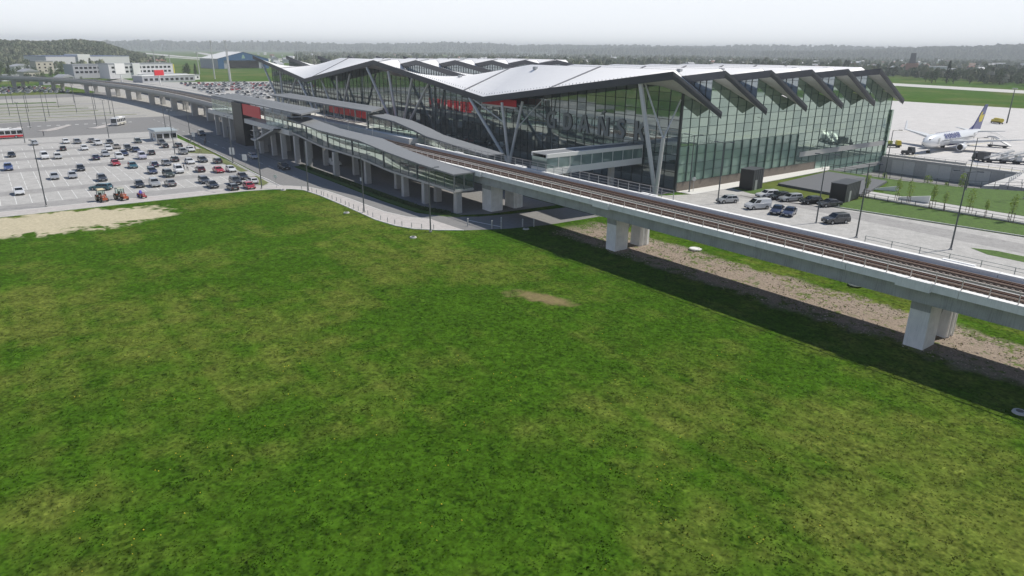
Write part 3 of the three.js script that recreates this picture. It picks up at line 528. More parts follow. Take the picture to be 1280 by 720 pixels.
// ---------------------------------------------------------------- terminal: six folded roof bands over glass walls
const ZP = 26.4, ZL = 18.4, RL = 125.5, BD = 15.7, XE = -251, TH = 1.25;
const hiAt = x => Math.abs(1 - 2 * (((-x / RL) % 1 + 1) % 1));
const roofF = x => ZL + (ZP - ZL) * hiAt(x), roofB = x => { const t = ((-x % RL) + RL) % RL; return t < 13 ? lerp(ZL, ZP, t / 13) : t < RL / 2 ? ZP : lerp(ZP, ZL, (t - RL / 2) / (RL / 2)); };
const roofY = (x, w) => lerp(roofF(x), roofB(x), w);
const TERMINAL = thing('airport_terminal', 'long glass airport terminal under a pale zigzag folded roof', 'terminal', [0, 0, 0]);
{
  const T = TERMINAL;
  const ROOF = mapped([0.86, 0.845, 0.835], 9, 0.08, 0.55, { metalness: 0 }), FASCIA = mapped([0.045, 0.05, 0.06], 6, 0.15, 0.5), SOFFIT = mapped([0.44, 0.435, 0.42], 5, 0.1, 0.7);
  const GF = phy([0.34, 0.39, 0.38], 0.025, { metalness: 0.75 }), GF2 = phy([0.26, 0.31, 0.31], 0.03, { metalness: 0.75 }), GF3 = phy([0.42, 0.47, 0.46], 0.03, { metalness: 0.75 });
  const GR = phy([0.42, 0.53, 0.46], 0.03, { metalness: 0.8 }), GR2 = phy([0.34, 0.44, 0.39], 0.04, { metalness: 0.8 }), SP = phy([0.3, 0.43, 0.36], 0.16, { metalness: 0.25, clearcoat: 0.6, clearcoatRoughness: 0.05 }), SP2 = phy([0.26, 0.385, 0.32], 0.2, { metalness: 0.25, clearcoat: 0.6, clearcoatRoughness: 0.06 });
  const CL = phy([0.27, 0.31, 0.33], 0.06, { metalness: 0.7 }), MUL = std([0.03, 0.037, 0.037], 0.5), MULG = std([0.06, 0.1, 0.085], 0.5);
  const NX = 84, xs = []; for (let i = 0; i <= NX; i++) xs.push(XE * i / NX);
  [-RL / 2, -RL, -1.5 * RL, -13, -13 - RL].forEach(k => { let b = 0; xs.forEach((x, i) => { if (Math.abs(x - k) < Math.abs(xs[b] - k)) b = i; }); xs[b] = k; });
  for (let k = 0; k < 6; k++) {
    const top = mb(), sof = mb(), fas = mb(), seam = mb(), NW = 8;
    const P = (x, w, d = 0) => [x, roofY(x, w) - d, -(k + w) * BD];
    for (let i = 0; i < NX; i++) for (let j = 0; j < NW; j++) {
      const a = xs[i], b = xs[i + 1], w0 = j / NW, w1 = (j + 1) / NW;
      top.quad(P(b, w0), P(a, w0), P(a, w1), P(b, w1)); sof.quad(P(a, w0, TH), P(b, w0, TH), P(b, w1, TH), P(a, w1, TH));
    }
    const beam = (a, b, y0, y1, out) => fas.hex([[a[0], a[1] - y0, a[2] + out[1]], [b[0], b[1] - y0, b[2] + out[1]], [b[0], b[1] - y0, b[2]], [a[0], a[1] - y0, a[2]], [a[0], a[1] + y1, a[2] + out[1]], [b[0], b[1] + y1, b[2] + out[1]], [b[0], b[1] + y1, b[2]], [a[0], a[1] + y1, a[2]]]);
    for (let i = 0; i < NX; i++) { beam(P(xs[i + 1], 0), P(xs[i], 0), TH + 0.1, 0.12, [0, 0.3]); beam(P(xs[i], 1), P(xs[i + 1], 1), TH, 0.03, [0, -0.1]); }
    for (const [x, e] of [[0, 0.18], [XE, -0.18]]) for (let j = 0; j < NW; j++) {
      const a = P(x, j / NW), b = P(x, (j + 1) / NW), x0 = Math.min(x, x + e), x1 = Math.max(x, x + e);
      fas.hex([[x0, a[1] - 1.2, a[2] + (j ? 0 : 0.3)], [x1, a[1] - 0.5, a[2] + (j ? 0 : 0.3)], [x1, b[1] - 0.5, b[2]], [x0, b[1] - 1.2, b[2]], [x0, a[1] + 0.12, a[2] + (j ? 0 : 0.3)], [x1, a[1] + 0.12, a[2] + (j ? 0 : 0.3)], [x1, b[1] + 0.12, b[2]], [x0, b[1] + 0.12, b[2]]]);
    }
    for (const x of [-36, -72, -110, -144, -180, -215]) for (let j = 0; j < NW; j++) { const a = P(x, j / NW), b = P(x, (j + 1) / NW); seam.beam([a[0], a[1] + 0.09, a[2]], [b[0], b[1] + 0.09, b[2]], 0.55, 0.18); }
    const r = part('roof_band', top, ROOF, T); part('soffit', sof, SOFFIT, r); part('fascia', fas, FASCIA, r); part('expansion_joint', seam, std([0.2, 0.2, 0.21], 0.6), r);
    const guard = mb(); for (let x = -4; x > -120; x -= 1.15) { const q = P(x, 0.07); guard.box(q[0], q[1] + 0.16, q[2], 0.1, 0.3, 0.1); } part('snow_guards', guard, M.steel, r).userData.kind = 'stuff';
    for (const [x, w] of [[-9, 0.62], [-21, 0.7], [-86, 0.5], [-58, 0.85]]) if ((k * 7 + Math.round(-x)) % 3) { const q = P(x, w); part('roof_vent', mb().box(q[0], q[1] + 0.35, q[2], 1.1, 0.7, 0.8), M.steel, r); }
    if (k) { // clerestory where this band rises above the one in front
      const gl = mb(), mu = mb(), z = -k * BD - 0.3;
      for (let x = -3.1; x > XE + 2; x -= 1.57) {
        const y0 = roofB(x) + 0.05, y1 = roofF(x) - TH - 0.1, q0 = roofB(x - 1.57) + 0.05, q1 = roofF(x - 1.57) - TH - 0.1;
        if (y1 <= y0 && q1 <= q0) continue;
        gl.quad([x - 1.57, q0, z], [x, y0, z], [x, Math.max(y0, y1), z], [x - 1.57, Math.max(q0, q1), z]);
        if (y1 > y0) { mu.box(x, (y0 + y1) / 2, z + 0.08, 0.08, y1 - y0, 0.12); for (let y = Math.ceil(y0 / 1.6) * 1.6; y < y1; y += 1.6) mu.box(x - 0.78, y, z + 0.07, 1.5, 0.09, 0.1); }
      }
      const c = part('clerestory', gl, CL, T); part('mullions', mu, MUL, c);
    }
  }
  // a glazed wall: edges along it, y0 sill per column, top(e, mid), place(u, y) -> point, outward offset
  function wall(name, edges, sill, top, place, out, pick, frameMat, dy, limit, turnTop) {
    const fr = mb(), rest = mb(), cells = [];
    for (let i = 0; i + 1 < edges.length; i++) {
      const a = edges[i], b = edges[i + 1], mid = (a + b) / 2, ta = top(a, mid), tb = top(b, mid), y00 = sill(mid);
      const vert = (u, t) => { const p = place(u, y00), q = place(u, t); fr.beam([p[0] + out[0] * 0.06, p[1], p[2] + out[2] * 0.06], [q[0] + out[0] * 0.06, q[1], q[2] + out[2] * 0.06], out[0] ? 0.07 : 0.1, 0.08); };
      vert(a, ta); if (i + 2 === edges.length) vert(b, tb);
      for (let y = y00, r = 0; y < Math.max(ta, tb) - 0.05; y += dy, r++) {
        const p0 = place(a, y), p1 = place(b, y);
        if (y < Math.min(ta, tb)) fr.beam([p0[0] + out[0] * 0.03, y, p0[2] + out[2] * 0.03], [p1[0] + out[0] * 0.03, y, p1[2] + out[2] * 0.03], 0.08, 0.08);
        const ya = Math.max(y, Math.min(y + dy, ta)), yb = Math.max(y, Math.min(y + dy, tb));
        if (ya - y < 0.05 && yb - y < 0.05) continue;
        cells.push([i, r, a, b, y, ya, yb, mid]);
      }
    }
    const f = part(name + '_frame', fr, frameMat, TERMINAL); let n = 0; const others = new Map();
    for (const [i, r, a, b, y, ya, yb, mid] of cells) {
      const m = pick(i, r, mid, y), c = place(mid, y);
      if (n < limit) {
        n++;
        const L = p => { const q = place(p[0], p[1]); return [q[0] - c[0], q[1] - c[1], q[2] - c[2]]; };
        const g = mb().quad(L([a, y]), L([b, y]), L([b, yb]), L([a, ya]));
        const o = part('pane', g, m, f); o.position.set(...c);
        o.rotation.set(out[2] ? rr(-1, 1) * 0.005 : 0, rr(-1, 1) * 0.005, out[0] ? rr(-1, 1) * 0.005 : 0);
      } else { if (!others.has(m)) others.set(m, mb()); others.get(m).quad(place(a, y), place(b, y), place(b, yb), place(a, ya)); }
    }
    for (const [m, g] of others) part('far_panes', g, m, f).userData.kind = 'stuff';
    return f;
  }
  const under = (x, z) => { const k = clamp(Math.floor(-z / BD), 0, 5); return roofY(x, -z / BD - k) - TH; };
  // front wall
  const fe = []; for (let i = 0; i <= 79; i++) fe.push(-3.1 - i * 3.1);
  wall('front_wall', fe, () => 3.0, u => under(u, -7), (u, y) => [u, y, -7], [0, 0, 1], () => { const q = rnd(); return q < 0.5 ? GF : q < 0.8 ? GF2 : GF3; }, MUL, 1.75, 295);
  part('plinth', mb().span(-248, -3.2, -1.3, 3, -7.5, -7.05), M.stoneBrown, T);
  // side wall with the sawtooth top
  const se = [-7.1, -9.97, -12.83]; for (let k = 1; k <= 5; k++) for (let i = 0; i < 5; i++) se.push(-(k + i / 5) * BD); se.push(-6 * BD);
  wall('side_wall', se, z => z < -60 ? -1.2 : 4.45, (u, mid) => { const k = Math.floor(-mid / BD); return roofY(-3, -u / BD - k) - TH; }, (u, y) => [-3, y, u], [1, 0, 0],
    (i, r, mid, y) => y < 11.6 && mid > -50 && y > 4 ? (rnd() < 0.6 ? SP : SP2) : (y < 4 && mid < -60 ? SP : rnd() < 0.65 ? GR : GR2), MULG, 1.83, 298);
  part('stone_base', mb().span(-3.4, -2.98, 1, 4.43, -60, -7.1), M.stoneBrown, T);
  part('corner_post', mb().span(-3.35, -2.85, 1, 22.2, -7.25, -6.85), MUL, T);
  const fin = mb(); for (const z of se.slice(0, 15)) fin.box(-2.85, 8.05, z, 0.2, 7.2, 0.26); part('fins', fin, MULG, T);
  part('pale_band', mb().span(-2.96, -2.88, 6.1, 7.3, -94, -52).span(-2.96, -2.88, 0.6, 1.6, -94, -62), SOFFIT, T);
  part('rear_wall', mb().span(-248, -3.2, -1.3, 17, -93.9, -93.6), GF2, T); part('end_wall', mb().span(-248.2, -247.8, 0, 17.1, -93.4, -7.6), GF2, T);
  part('end_fin', mb().span(-3.2, -2.5, -1.3, 15.6, -95.3, -94.4), GR, T);
  part('red_panel', mb().span(-67.4, -52.4, 16.45, 18.1, -3.1, -2.9), M.red, T); part('panel_ledge', mb().span(-67.6, -52.2, 16.1, 16.42, -3.3, -2.5), M.white, T);
  // slanting tube columns
  const tubeCol = (base, arms) => { const g = mb(); for (const [to, r0, r1] of arms) g.tube(base, to, r0, r1, 12); part('strut_column', g, M.steelPale, T); };
  tubeCol([-2.6, 2.5, -0.6], [[[-8.7, 24.1, -0.6], 0.42, 0.5], [[-1.9, 14, -0.8], 0.45, 0.38]]);
  part('strut_brace', mb().tube([-1.9, 13.9, -0.8], [-8.3, 24.2, -1.4], 0.17).tube([-1.9, 13.9, -0.8], [-3.2, 21, -6.6], 0.15), M.steelPale, T);
  tubeCol([-51.2, 2.5, 0], [[[-69.2, 17.8, 0], 0.4, 0.42], [[-54.2, 17.6, 0.2], 0.42, 0.36], [[-49.6, 18, -2.8], 0.4, 0.34]]);
  part('strut_brace', mb().tube([-67.4, 17.6, 0], [-53.6, 12.8, 0.1], 0.15).tube([-50.2, 11, -1], [-44, 19, -5], 0.15), M.steelPale, T);
  tubeCol([-109.6, 2.5, 0], [[[-131, 24.1, 0], 0.42, 0.4], [[-115.6, 23.4, 0], 0.5, 0.42], [[-105.6, 21.6, -3], 0.4, 0.38], [[-97.6, 20.2, -4], 0.4, 0.38]]);
  tubeCol([-162, 2.5, -2], [[[-176, 18.6, -2], 0.4, 0.36], [[-161, 20.4, -2], 0.4, 0.36], [[-149, 21.6, -2], 0.4, 0.36]]);
  tubeCol([-176, 2.5, 0], [[[-195, 17.8, 0], 0.4, 0.4], [[-182, 17.4, 0], 0.4, 0.36]]);
  tubeCol([-216, 2.5, 0], [[[-239, 23.6, 0], 0.42, 0.42], [[-222, 20.4, -2], 0.42, 0.4], [[-205, 19, -3], 0.4, 0.36]]);
}
{ // letters on the front glass
  const font = await new FontLoader().loadAsync('fonts/droid/droid_sans_bold.typeface.json');
  const t = thing('facade_lettering', 'large grey letters GDAŃSK on the dark front glass', 'lettering', [-45.2, 11.9, -6.82]);
  const LM = phy([0.2, 0.22, 0.22], 0.4); let x = 0;
  for (const ch of 'GDANSK'.split('')) {
    const g = new TextGeometry(ch, { font, size: 4.1, depth: 0.06, curveSegments: 6 }); g.computeBoundingBox(); const w = g.boundingBox.max.x;
    const o = part('letter', g, LM, t); o.position.x = x;
    if (ch === 'N') part('accent', mb().hex([[1.3, 4.55, 0.06], [1.9, 4.55, 0.06], [1.9, 4.55, 0], [1.3, 4.55, 0], [2, 5.5, 0.06], [2.9, 5.5, 0.06], [2.9, 5.5, 0], [2, 5.5, 0]]), LM, o);
    x += w + 2.35;
  }
}
{ // footbridge from the station into the front of the terminal
  const t = thing('footbridge', 'white glazed footbridge between the railway and the terminal front', 'footbridge', [0, 0, 0]);
  const G = phy([0.2, 0.28, 0.27], 0.05, { metalness: 0.3, ior: 1.7 }), x0 = -17.2, x1 = -12.3, z0 = -6.6, z1 = 19.9;
  part('floor_beam', mb().span(x0, x1, 7.2, 8.5, z0, z1), M.white, t); part('roof', mb().span(x0 + 0.4, x1 - 0.4, 11, 11.12, z0, z1), CANOPY, t);
  part('roof_edge', mb().span(x0, x0 + 0.4, 10.5, 11.25, z0, z1).span(x1 - 0.4, x1, 10.5, 11.25, z0, z1), M.white, t);
  for (let k = 0; k < 9; k++) { const a = lerp(z0, z1, k / 9), b = lerp(z0, z1, (k + 1) / 9); for (const x of [x0 + 0.1, x1 - 0.1]) { part('pane', mb().span(x - 0.02, x + 0.02, 8.5, 10.5, a + 0.06, b - 0.06), G, t); part('mullion', mb().span(x - 0.07, x + 0.07, 8.5, 10.5, a - 0.05, a + 0.05), M.white, t); } }
  part('pane', mb().span(x0 + 0.2, x1 - 0.2, 8.5, 10.5, z1 - 0.1, z1 - 0.06), G, t);
  part('column', mb().taper(-14.8, 13, 0, 7.2, 1, 1, 1, 1), M.concrete, t); part('column', mb().taper(-14.8, 0, 2.3, 7.2, 1, 1, 1, 1), M.concrete, t);
}

// ---------------------------------------------------------------- vehicles
const paintOf = (rgb, o = {}) => phy(rgb, 0.35, { clearcoat: 1, clearcoatRoughness: 0.06, metalness: 0.15, ...o });
const PAINT = { s: ['silver', paintOf([0.45, 0.46, 0.47], { metalness: 0.4 })], w: ['white', paintOf([0.72, 0.72, 0.72])], g: ['grey', paintOf([0.2, 0.205, 0.21], { metalness: 0.4 })], d: ['dark grey', paintOf([0.055, 0.058, 0.064], { metalness: 0.3 })], k: ['black', paintOf([0.015, 0.015, 0.017])], o: ['dark green', paintOf([0.05, 0.065, 0.055])], l: ['pale grey', paintOf([0.5, 0.5, 0.49])], b: ['beige', paintOf([0.3, 0.26, 0.21])], n: ['navy blue', paintOf([0.025, 0.035, 0.085])], r: ['red', paintOf([0.42, 0.02, 0.03])], t: ['teal', paintOf([0.03, 0.12, 0.15])], v: ['pale lilac', paintOf([0.47, 0.46, 0.56])], m: ['maroon', paintOf([0.1, 0.025, 0.03])], u: ['blue', paintOf([0.06, 0.1, 0.26])], y: ['yellow', paintOf([0.6, 0.48, 0.05])] };
const CARGLASS = phy([0.012, 0.015, 0.018], 0.06, { ior: 1.6 }), LAMPW = phy([0.6, 0.62, 0.62], 0.15, { clearcoat: 1 }), LAMPR = phy([0.3, 0.012, 0.012], 0.2, { clearcoat: 1 }), RIM = std([0.4, 0.41, 0.42], 0.35, { metalness: 0.6 });
// nose towards +x; profile of the lower body, then a tapered glasshouse
const KINDS = {
  hatchback: { L: 4.1, W: 1.76, belt: 0.92, roof: 1.48, hood: 0.78, cab: [-1.98, 1.02, -1.55, 0.3], wb: 1.27, tail: 0.9 },
  saloon: { L: 4.6, W: 1.8, belt: 0.92, roof: 1.45, hood: 0.78, cab: [-1.75, 0.98, -1.05, 0.25], wb: 1.38, tail: 0.95 },
  estate: { L: 4.65, W: 1.8, belt: 0.94, roof: 1.5, hood: 0.8, cab: [-2.25, 1.0, -1.95, 0.28], wb: 1.38, tail: 0.94 },
  'off-roader': { L: 4.6, W: 1.9, belt: 1.1, roof: 1.74, hood: 0.98, cab: [-2.24, 0.95, -1.95, 0.3], wb: 1.36, tail: 1.08 },
  van: { L: 4.7, W: 1.86, belt: 1.18, roof: 1.95, hood: 0.98, cab: [-2.32, 1.55, -2.2, 0.7], wb: 1.42, tail: 1.18 },
};
const carGeo = {};
function carGeometry(kind) {
  if (carGeo[kind]) return carGeo[kind];
  const k = KINDS[kind], h = k.L / 2, s = new THREE.Shape(), wr = 0.36, gy = 0.24;
  s.moveTo(-h + 0.06, gy); s.lineTo(-k.wb - wr, gy); s.absarc(-k.wb, 0.32, wr, Math.PI + 0.2, -0.2, true); s.lineTo(k.wb - wr, gy); s.absarc(k.wb, 0.32, wr, Math.PI + 0.2, -0.2, true); s.lineTo(h - 0.12, gy);
  s.lineTo(h, 0.42); s.lineTo(h - 0.05, k.hood - 0.12); s.lineTo(h - 0.3, k.hood); s.lineTo(k.cab[1] + 0.1, k.belt - 0.02); s.lineTo(k.cab[0], k.belt); s.lineTo(-h + 0.12, k.tail); s.lineTo(-h, k.tail - 0.2); s.lineTo(-h, 0.45); s.closePath();
  const body = new THREE.ExtrudeGeometry(s, { depth: k.W - 0.2, bevelEnabled: true, bevelThickness: 0.1, bevelSize: 0.07, bevelOffset: -0.07, bevelSegments: 2, curveSegments: 5 }); body.translate(0, 0, -(k.W - 0.2) / 2);
  const [x0, x1, t0, t1] = k.cab, w0 = k.W * 0.46, w1 = k.W * 0.37, y0 = k.belt - 0.03, y1 = k.roof;
  const B = (x, y, z) => [x, y, z];
  const cabin = mb().hex([B(x0, y0, w0), B(x1, y0, w0), B(x1, y0, -w0), B(x0, y0, -w0), B(t0, y1 - 0.05, w1 + 0.02), B(t1, y1 - 0.05, w1 + 0.02), B(t1, y1 - 0.05, -w1 - 0.02), B(t0, y1 - 0.05, -w1 - 0.02)]).hex([B(t0, y1 - 0.05, w1), B(t1, y1 - 0.05, w1), B(t1, y1 - 0.05, -w1), B(t0, y1 - 0.05, -w1), B(t0 + 0.15, y1, w1 - 0.12), B(t1 - 0.18, y1 - 0.01, w1 - 0.12), B(t1 - 0.18, y1 - 0.01, -w1 + 0.12), B(t0 + 0.15, y1, -w1 + 0.12)]);
  // a pane on the face between four cabin corners, in face coordinates
  const pane = (a, b, c, d, u0, u1, v0, v1, n) => { const q = (u, v) => { const p = [0, 1, 2].map(i => lerp(lerp(a[i], b[i], u), lerp(d[i], c[i], u), v)); return [p[0] + n[0] * 0.012, p[1] + n[1] * 0.012, p[2] + n[2] * 0.012]; }; return mb().quad(q(u0, v0), q(u1, v0), q(u1, v1), q(u0, v1)); };
  const c = (x, y, z) => [x, y, z], yt = y1 - 0.05, wt = w1 + 0.02;
  const front = pane(c(x1, y0, w0), c(x1, y0, -w0), c(t1, yt, -wt), c(t1, yt, wt), 0.05, 0.95, 0.12, 0.94, [0.6, 0.8, 0]);
  const rear = pane(c(x0, y0, -w0), c(x0, y0, w0), c(t0, yt, wt), c(t0, yt, -wt), 0.08, 0.92, 0.2, 0.9, [-1, 0.3, 0]);
  const side = s => kind === 'van' ? pane(c(x0, y0, s * w0), c(x1, y0, s * w0), c(t1, yt, s * wt), c(t0, yt, s * wt), 0.66, 0.95, 0.12, 0.85, [0, 0.3, s]) : (() => { const g = pane(c(x0, y0, s * w0), c(x1, y0, s * w0), c(t1, yt, s * wt), c(t0, yt, s * wt), 0.07, 0.5, 0.14, 0.88, [0, 0.3, s]); const g2 = pane(c(x0, y0, s * w0), c(x1, y0, s * w0), c(t1, yt, s * wt), c(t0, yt, s * wt), 0.53, 0.95, 0.14, 0.88, [0, 0.3, s]); g.p.push(...g2.p); g.n.push(...g2.n); g.u.push(...g2.u); return g; })();
  const wheel = new THREE.CylinderGeometry(0.32, 0.32, 0.2, 16); wheel.rotateX(Math.PI / 2);
  const rim = new THREE.CylinderGeometry(0.21, 0.21, 0.215, 12); rim.rotateX(Math.PI / 2);
  const lamp = new THREE.BoxGeometry(0.12, 0.14, 0.34), plate = new THREE.BoxGeometry(0.03, 0.11, 0.5);
  const bump = mb().box(h - 0.03, 0.36, 0, 0.12, 0.2, k.W - 0.34).box(-h + 0.03, 0.38, 0, 0.12, 0.2, k.W - 0.34).box(0, 0.26, k.W / 2 - 0.06, k.wb * 2 - 0.9, 0.1, 0.06).box(0, 0.26, -k.W / 2 + 0.06, k.wb * 2 - 0.9, 0.1, 0.06);
  const mirror = mb().box(k.cab[1] - 0.35, k.belt + 0.06, k.W / 2 + 0.06, 0.14, 0.13, 0.2).box(k.cab[1] - 0.35, k.belt + 0.06, -k.W / 2 - 0.06, 0.14, 0.13, 0.2);
  return carGeo[kind] = { body, cabin: cabin.build(), front: front.build(), rear: rear.build(), sides: [side(1).build(), side(-1).build()], wheel, rim, lamp, plate, bump: bump.build(), mirror: mirror.build() };
}
const carProto = {};
function addCar(kind, c, pos, turn, where, group, name) {
  const key = kind + c, cname = PAINT[c][0], nm = name || (kind === 'van' ? 'parked_van' : 'parked_car'), label = `${cname} ${kind} ${where}`;
  if (carProto[key]) { const o = dup(carProto[key], pos, turn, label, group); const n = numbered(nm); o.name = n; return o; }
  const g = carGeometry(kind), k = KINDS[kind], m = PAINT[c][1], t = thing(nm, label, kind === 'van' ? 'van' : 'car', pos, turn, group), h = k.L / 2;
  part('body', g.body, m, t); part('cabin', g.cabin, m, t); part('windscreen', g.front, CARGLASS, t); part('rear_window', g.rear, CARGLASS, t); for (const s of g.sides) part('side_windows', s, CARGLASS, t);
  part('bumpers', g.bump, M.rubber, t); part('mirrors', g.mirror, m, t);
  for (const x of [-k.wb, k.wb]) for (const s of [-1, 1]) { const w = part('wheel', g.wheel, M.rubber, t); w.position.set(x, 0.32, s * (k.W / 2 - 0.1)); part('rim', g.rim, RIM, w); }
  for (const s of [-1, 1]) { const a = part('headlight', g.lamp, LAMPW, t); a.position.set(h - 0.1, k.hood - 0.16, s * (k.W / 2 - 0.26)); const b = part('tail_light', g.lamp, LAMPR, t); b.position.set(-h + 0.06, k.tail - 0.17, s * (k.W / 2 - 0.26)); }
  const p = part('number_plate', g.plate, M.white, t); p.position.set(h + 0.03, 0.44, 0); const p2 = part('number_plate', g.plate, M.white, t); p2.position.set(-h - 0.03, 0.55, 0);
  carProto[key] = t; return t;
}
const kindsOf = ['hatchback', 'saloon', 'estate', 'hatchback', 'off-roader', 'hatchback', 'estate', 'saloon'];
const LOT = [[-179.1, 93.8, 's'], [-178.3, 85.3, 'w'], [-176.4, 82.3, 'g'], [-177.1, 78.2, 'g'], [-168.6, 77.4, 'w'], [-169.7, 74.0, 'd'], [-167.9, 66.0, 'o'], [-153.0, 100.8, 'k'], [-144.1, 93.5, 'w', 'van'], [-142.6, 90.5, 'l'], [-160.4, 87.7, 'd'], [-158.0, 82.3, 'w'], [-140.3, 79.0, 's'], [-153.6, 76.4, 'w'], [-156.2, 73.9, 'b'], [-150.6, 71.7, 'd'], [-139.4, 74.4, 'n'], [-134.7, 82.2, 'n'], [-132.5, 76.6, 'w'], [-120.9, 79.2, 'r'], [-113.9, 76.2, 't'], [-145.5, 70.2, 'n'], [-129.5, 71.3, 'v', 'van'], [-136.9, 67.6, 'd'], [-112.8, 71.3, 'n'], [-113.6, 68.2, 'g'], [-119.4, 64.9, 'd'], [-102.0, 73.7, 'n'], [-95.0, 71.4, 'o', 'off-roader'], [-99.5, 68.1, 'w', 'van'], [-113.3, 62.4, 'w'], [-98.3, 63.3, 'm'], [-132.9, 59.8, 'g'], [-137.8, 56.6, 'w'], [-114.4, 58.8, 'd'], [-110.0, 56, 'd'], [-158.4, 60.6, 'd', 'off-roader'], [-150.6, 61.2, 'd'], [-149.4, 57.6, 'd'], [-94.6, 59.8, 'r'], [-94.0, 56.9, 'w'], [-81.6, 66.4, 'd'], [-74.8, 66.3, 'k'], [-75.9, 60.9, 'd'], [-82.0, 57.5, 'k'], [-74.8, 57.4, 'w'], [-69.2, 63.4, 'd'], [-68.6, 60, 'r'], [-116.6, 87.7, 'k'], [-106.2, 94.1, 's'], [-105.6, 90.5, 's'], [-97.8, 85.3, 'd', 'estate'], [-85.1, 87.1, 't', 'estate'], [-84.4, 79.6, 'k', 'hatchback'], [-83.5, 76.6, 's'], [-82.1, 73.6, 'g'], [-89.6, 101.8, 'w'], [-127.2, 102.4, 'u']];
LOT.forEach(([x, z, c, k], i) => addCar(k || kindsOf[(i * 5 + (i >> 3)) % 8], c, [x, 0.03, z], (c === 't' && k ? 0.9 : 0) + (i % 7 === 3 ? Math.PI : 0) + rr(-0.05, 0.05), 'parked in the big lot beside the meadow', 'cars in the big lot'));
// terrace by the terminal
[[30.8, -8.8, 'd', 'off-roader'], [22.8, -7.6, 'n', 'saloon'], [20.6, -7.2, 'n', 'saloon'], [16.4, -7.4, 'w', 'van'], [9.8, -7.2, 's', 'hatchback'], [11.1, -18.4, 'w', 'estate'], [13.6, -18.8, 'k', 'hatchback'], [15.9, -19.0, 's', 'estate'], [19.6, -20, 'k', 'hatchback'], [23, -20.6, 'd', 'saloon']].forEach(([x, z, c, k]) => addCar(k, c, [x, 2.55, z], -Math.PI / 2 - 0.35 + rr(-0.04, 0.04), 'parked on the terrace by the terminal side', 'cars on the terrace'));
// on the station road and between station and terminal
addCar('estate', 's', [-113, 0.04, 45.4], Math.PI, 'driving along the shaded station road', 'cars on the station road', 'car');
addCar('off-roader', 'k', [-90, 0.04, 44.6], 0, 'driving along the shaded station road', 'cars on the station road', 'car');
addCar('van', 'd', [-177, 0.04, 44], 0, 'driving along the shaded station road', 'cars on the station road');
[[-87, 9.6, 'w', 'van'], [-91, 10, 'k', 'estate'], [-95, 10.4, 'd', 'hatchback'], [-99, 9.4, 'g', 'hatchback'], [-104.5, 9.4, 'r', 'saloon'], [-108, 11, 'w', 'hatchback'], [-116, 9.8, 'w', 'estate'], [-83, 10, 'd', 'estate']].forEach(([x, z, c, k]) => addCar(k, c, [x, 0.05 + groundHeight(x, z), z], -Math.PI / 2 + 0.3, 'parked in the court behind the station', 'cars behind the station'));
addCar('van', 'w', [-88, 0.05, 31.5], 0.1, 'parked under the station ramp', 'vans under the ramp');

// buses
function bus(label, pos, turn, L, band) {
  const t = thing('bus', label, 'bus', pos, turn), h = L / 2, W = 2.5;
  const s = new THREE.Shape(); s.moveTo(-h, 0.35); s.lineTo(h - 0.1, 0.35); s.lineTo(h, 1.1); s.lineTo(h - 0.25, 2.9); s.lineTo(h - 0.5, 3.05); s.lineTo(-h + 0.15, 3.05); s.lineTo(-h, 2.85); s.closePath();
  const g = new THREE.ExtrudeGeometry(s, { depth: W - 0.3, bevelEnabled: true, bevelThickness: 0.15, bevelSize: 0.1, bevelOffset: -0.1, bevelSegments: 2 }); g.translate(0, 0, -(W - 0.3) / 2);
  part('body', g, PAINT.w[1], t);
  for (const z of [-1, 1]) { part('lower_band', mb().box(-0.2, 0.8, z * (W / 2 + 0.01), L - 0.8, 0.7, 0.02), band, t); const n = Math.round(L / 1.7); for (let k = 0; k < n; k++) part('window', mb().box(lerp(-h + 0.95, h - 1, k / (n - 1)), 2.02, z * (W / 2 + 0.012), (L - 2) / n - 0.02, 1.15, 0.02), CARGLASS, t); }
  part('windscreen', mb().hex([[h + 0.02, 1.2, 1.05], [h + 0.03, 1.2, 1.05], [h + 0.03, 1.2, -1.05], [h + 0.02, 1.2, -1.05], [h - 0.23, 2.75, 1.05], [h - 0.18, 2.75, 1.05], [h - 0.18, 2.75, -1.05], [h - 0.23, 2.75, -1.05]]), CARGLASS, t);
  part('rear_window', mb().box(-h - 0.012, 2.1, 0, 0.02, 1, 1.9), CARGLASS, t);
  const wg = new THREE.CylinderGeometry(0.48, 0.48, 0.3, 18); wg.rotateX(Math.PI / 2); const rg = new THREE.CylinderGeometry(0.3, 0.3, 0.32, 14); rg.rotateX(Math.PI / 2);
  for (const x of [-h + 2.2, h - 2.6]) for (const z of [-1, 1]) { const w = part('wheel', wg, M.rubber, t); w.position.set(x, 0.48, z * (W / 2 - 0.1)); part('rim', rg, RIM, w); }
  for (const z of [-0.95, 0.95]) { part('headlight', mb().box(h - 0.02, 0.75, z, 0.14, 0.2, 0.4), LAMPW, t); part('tail_light', mb().box(-h, 1, z, 0.08, 0.4, 0.25), LAMPR, t); }
  part('roof_unit', mb().taper(-1, 0, 3.05, 3.3, 3, 1.6, 2.7, 1.3), M.white, t);
  return t;
}
bus('white city bus with a red lower band at the bus station', [-203, 0.04, 101.5], -Math.PI / 2 + 0.03, 12, M.red);
bus('short pale coach with dark windscreen at the bus station', [-231, 0.04, 62.4], -0.55, 8.2, std([0.5, 0.48, 0.42], 0.5));

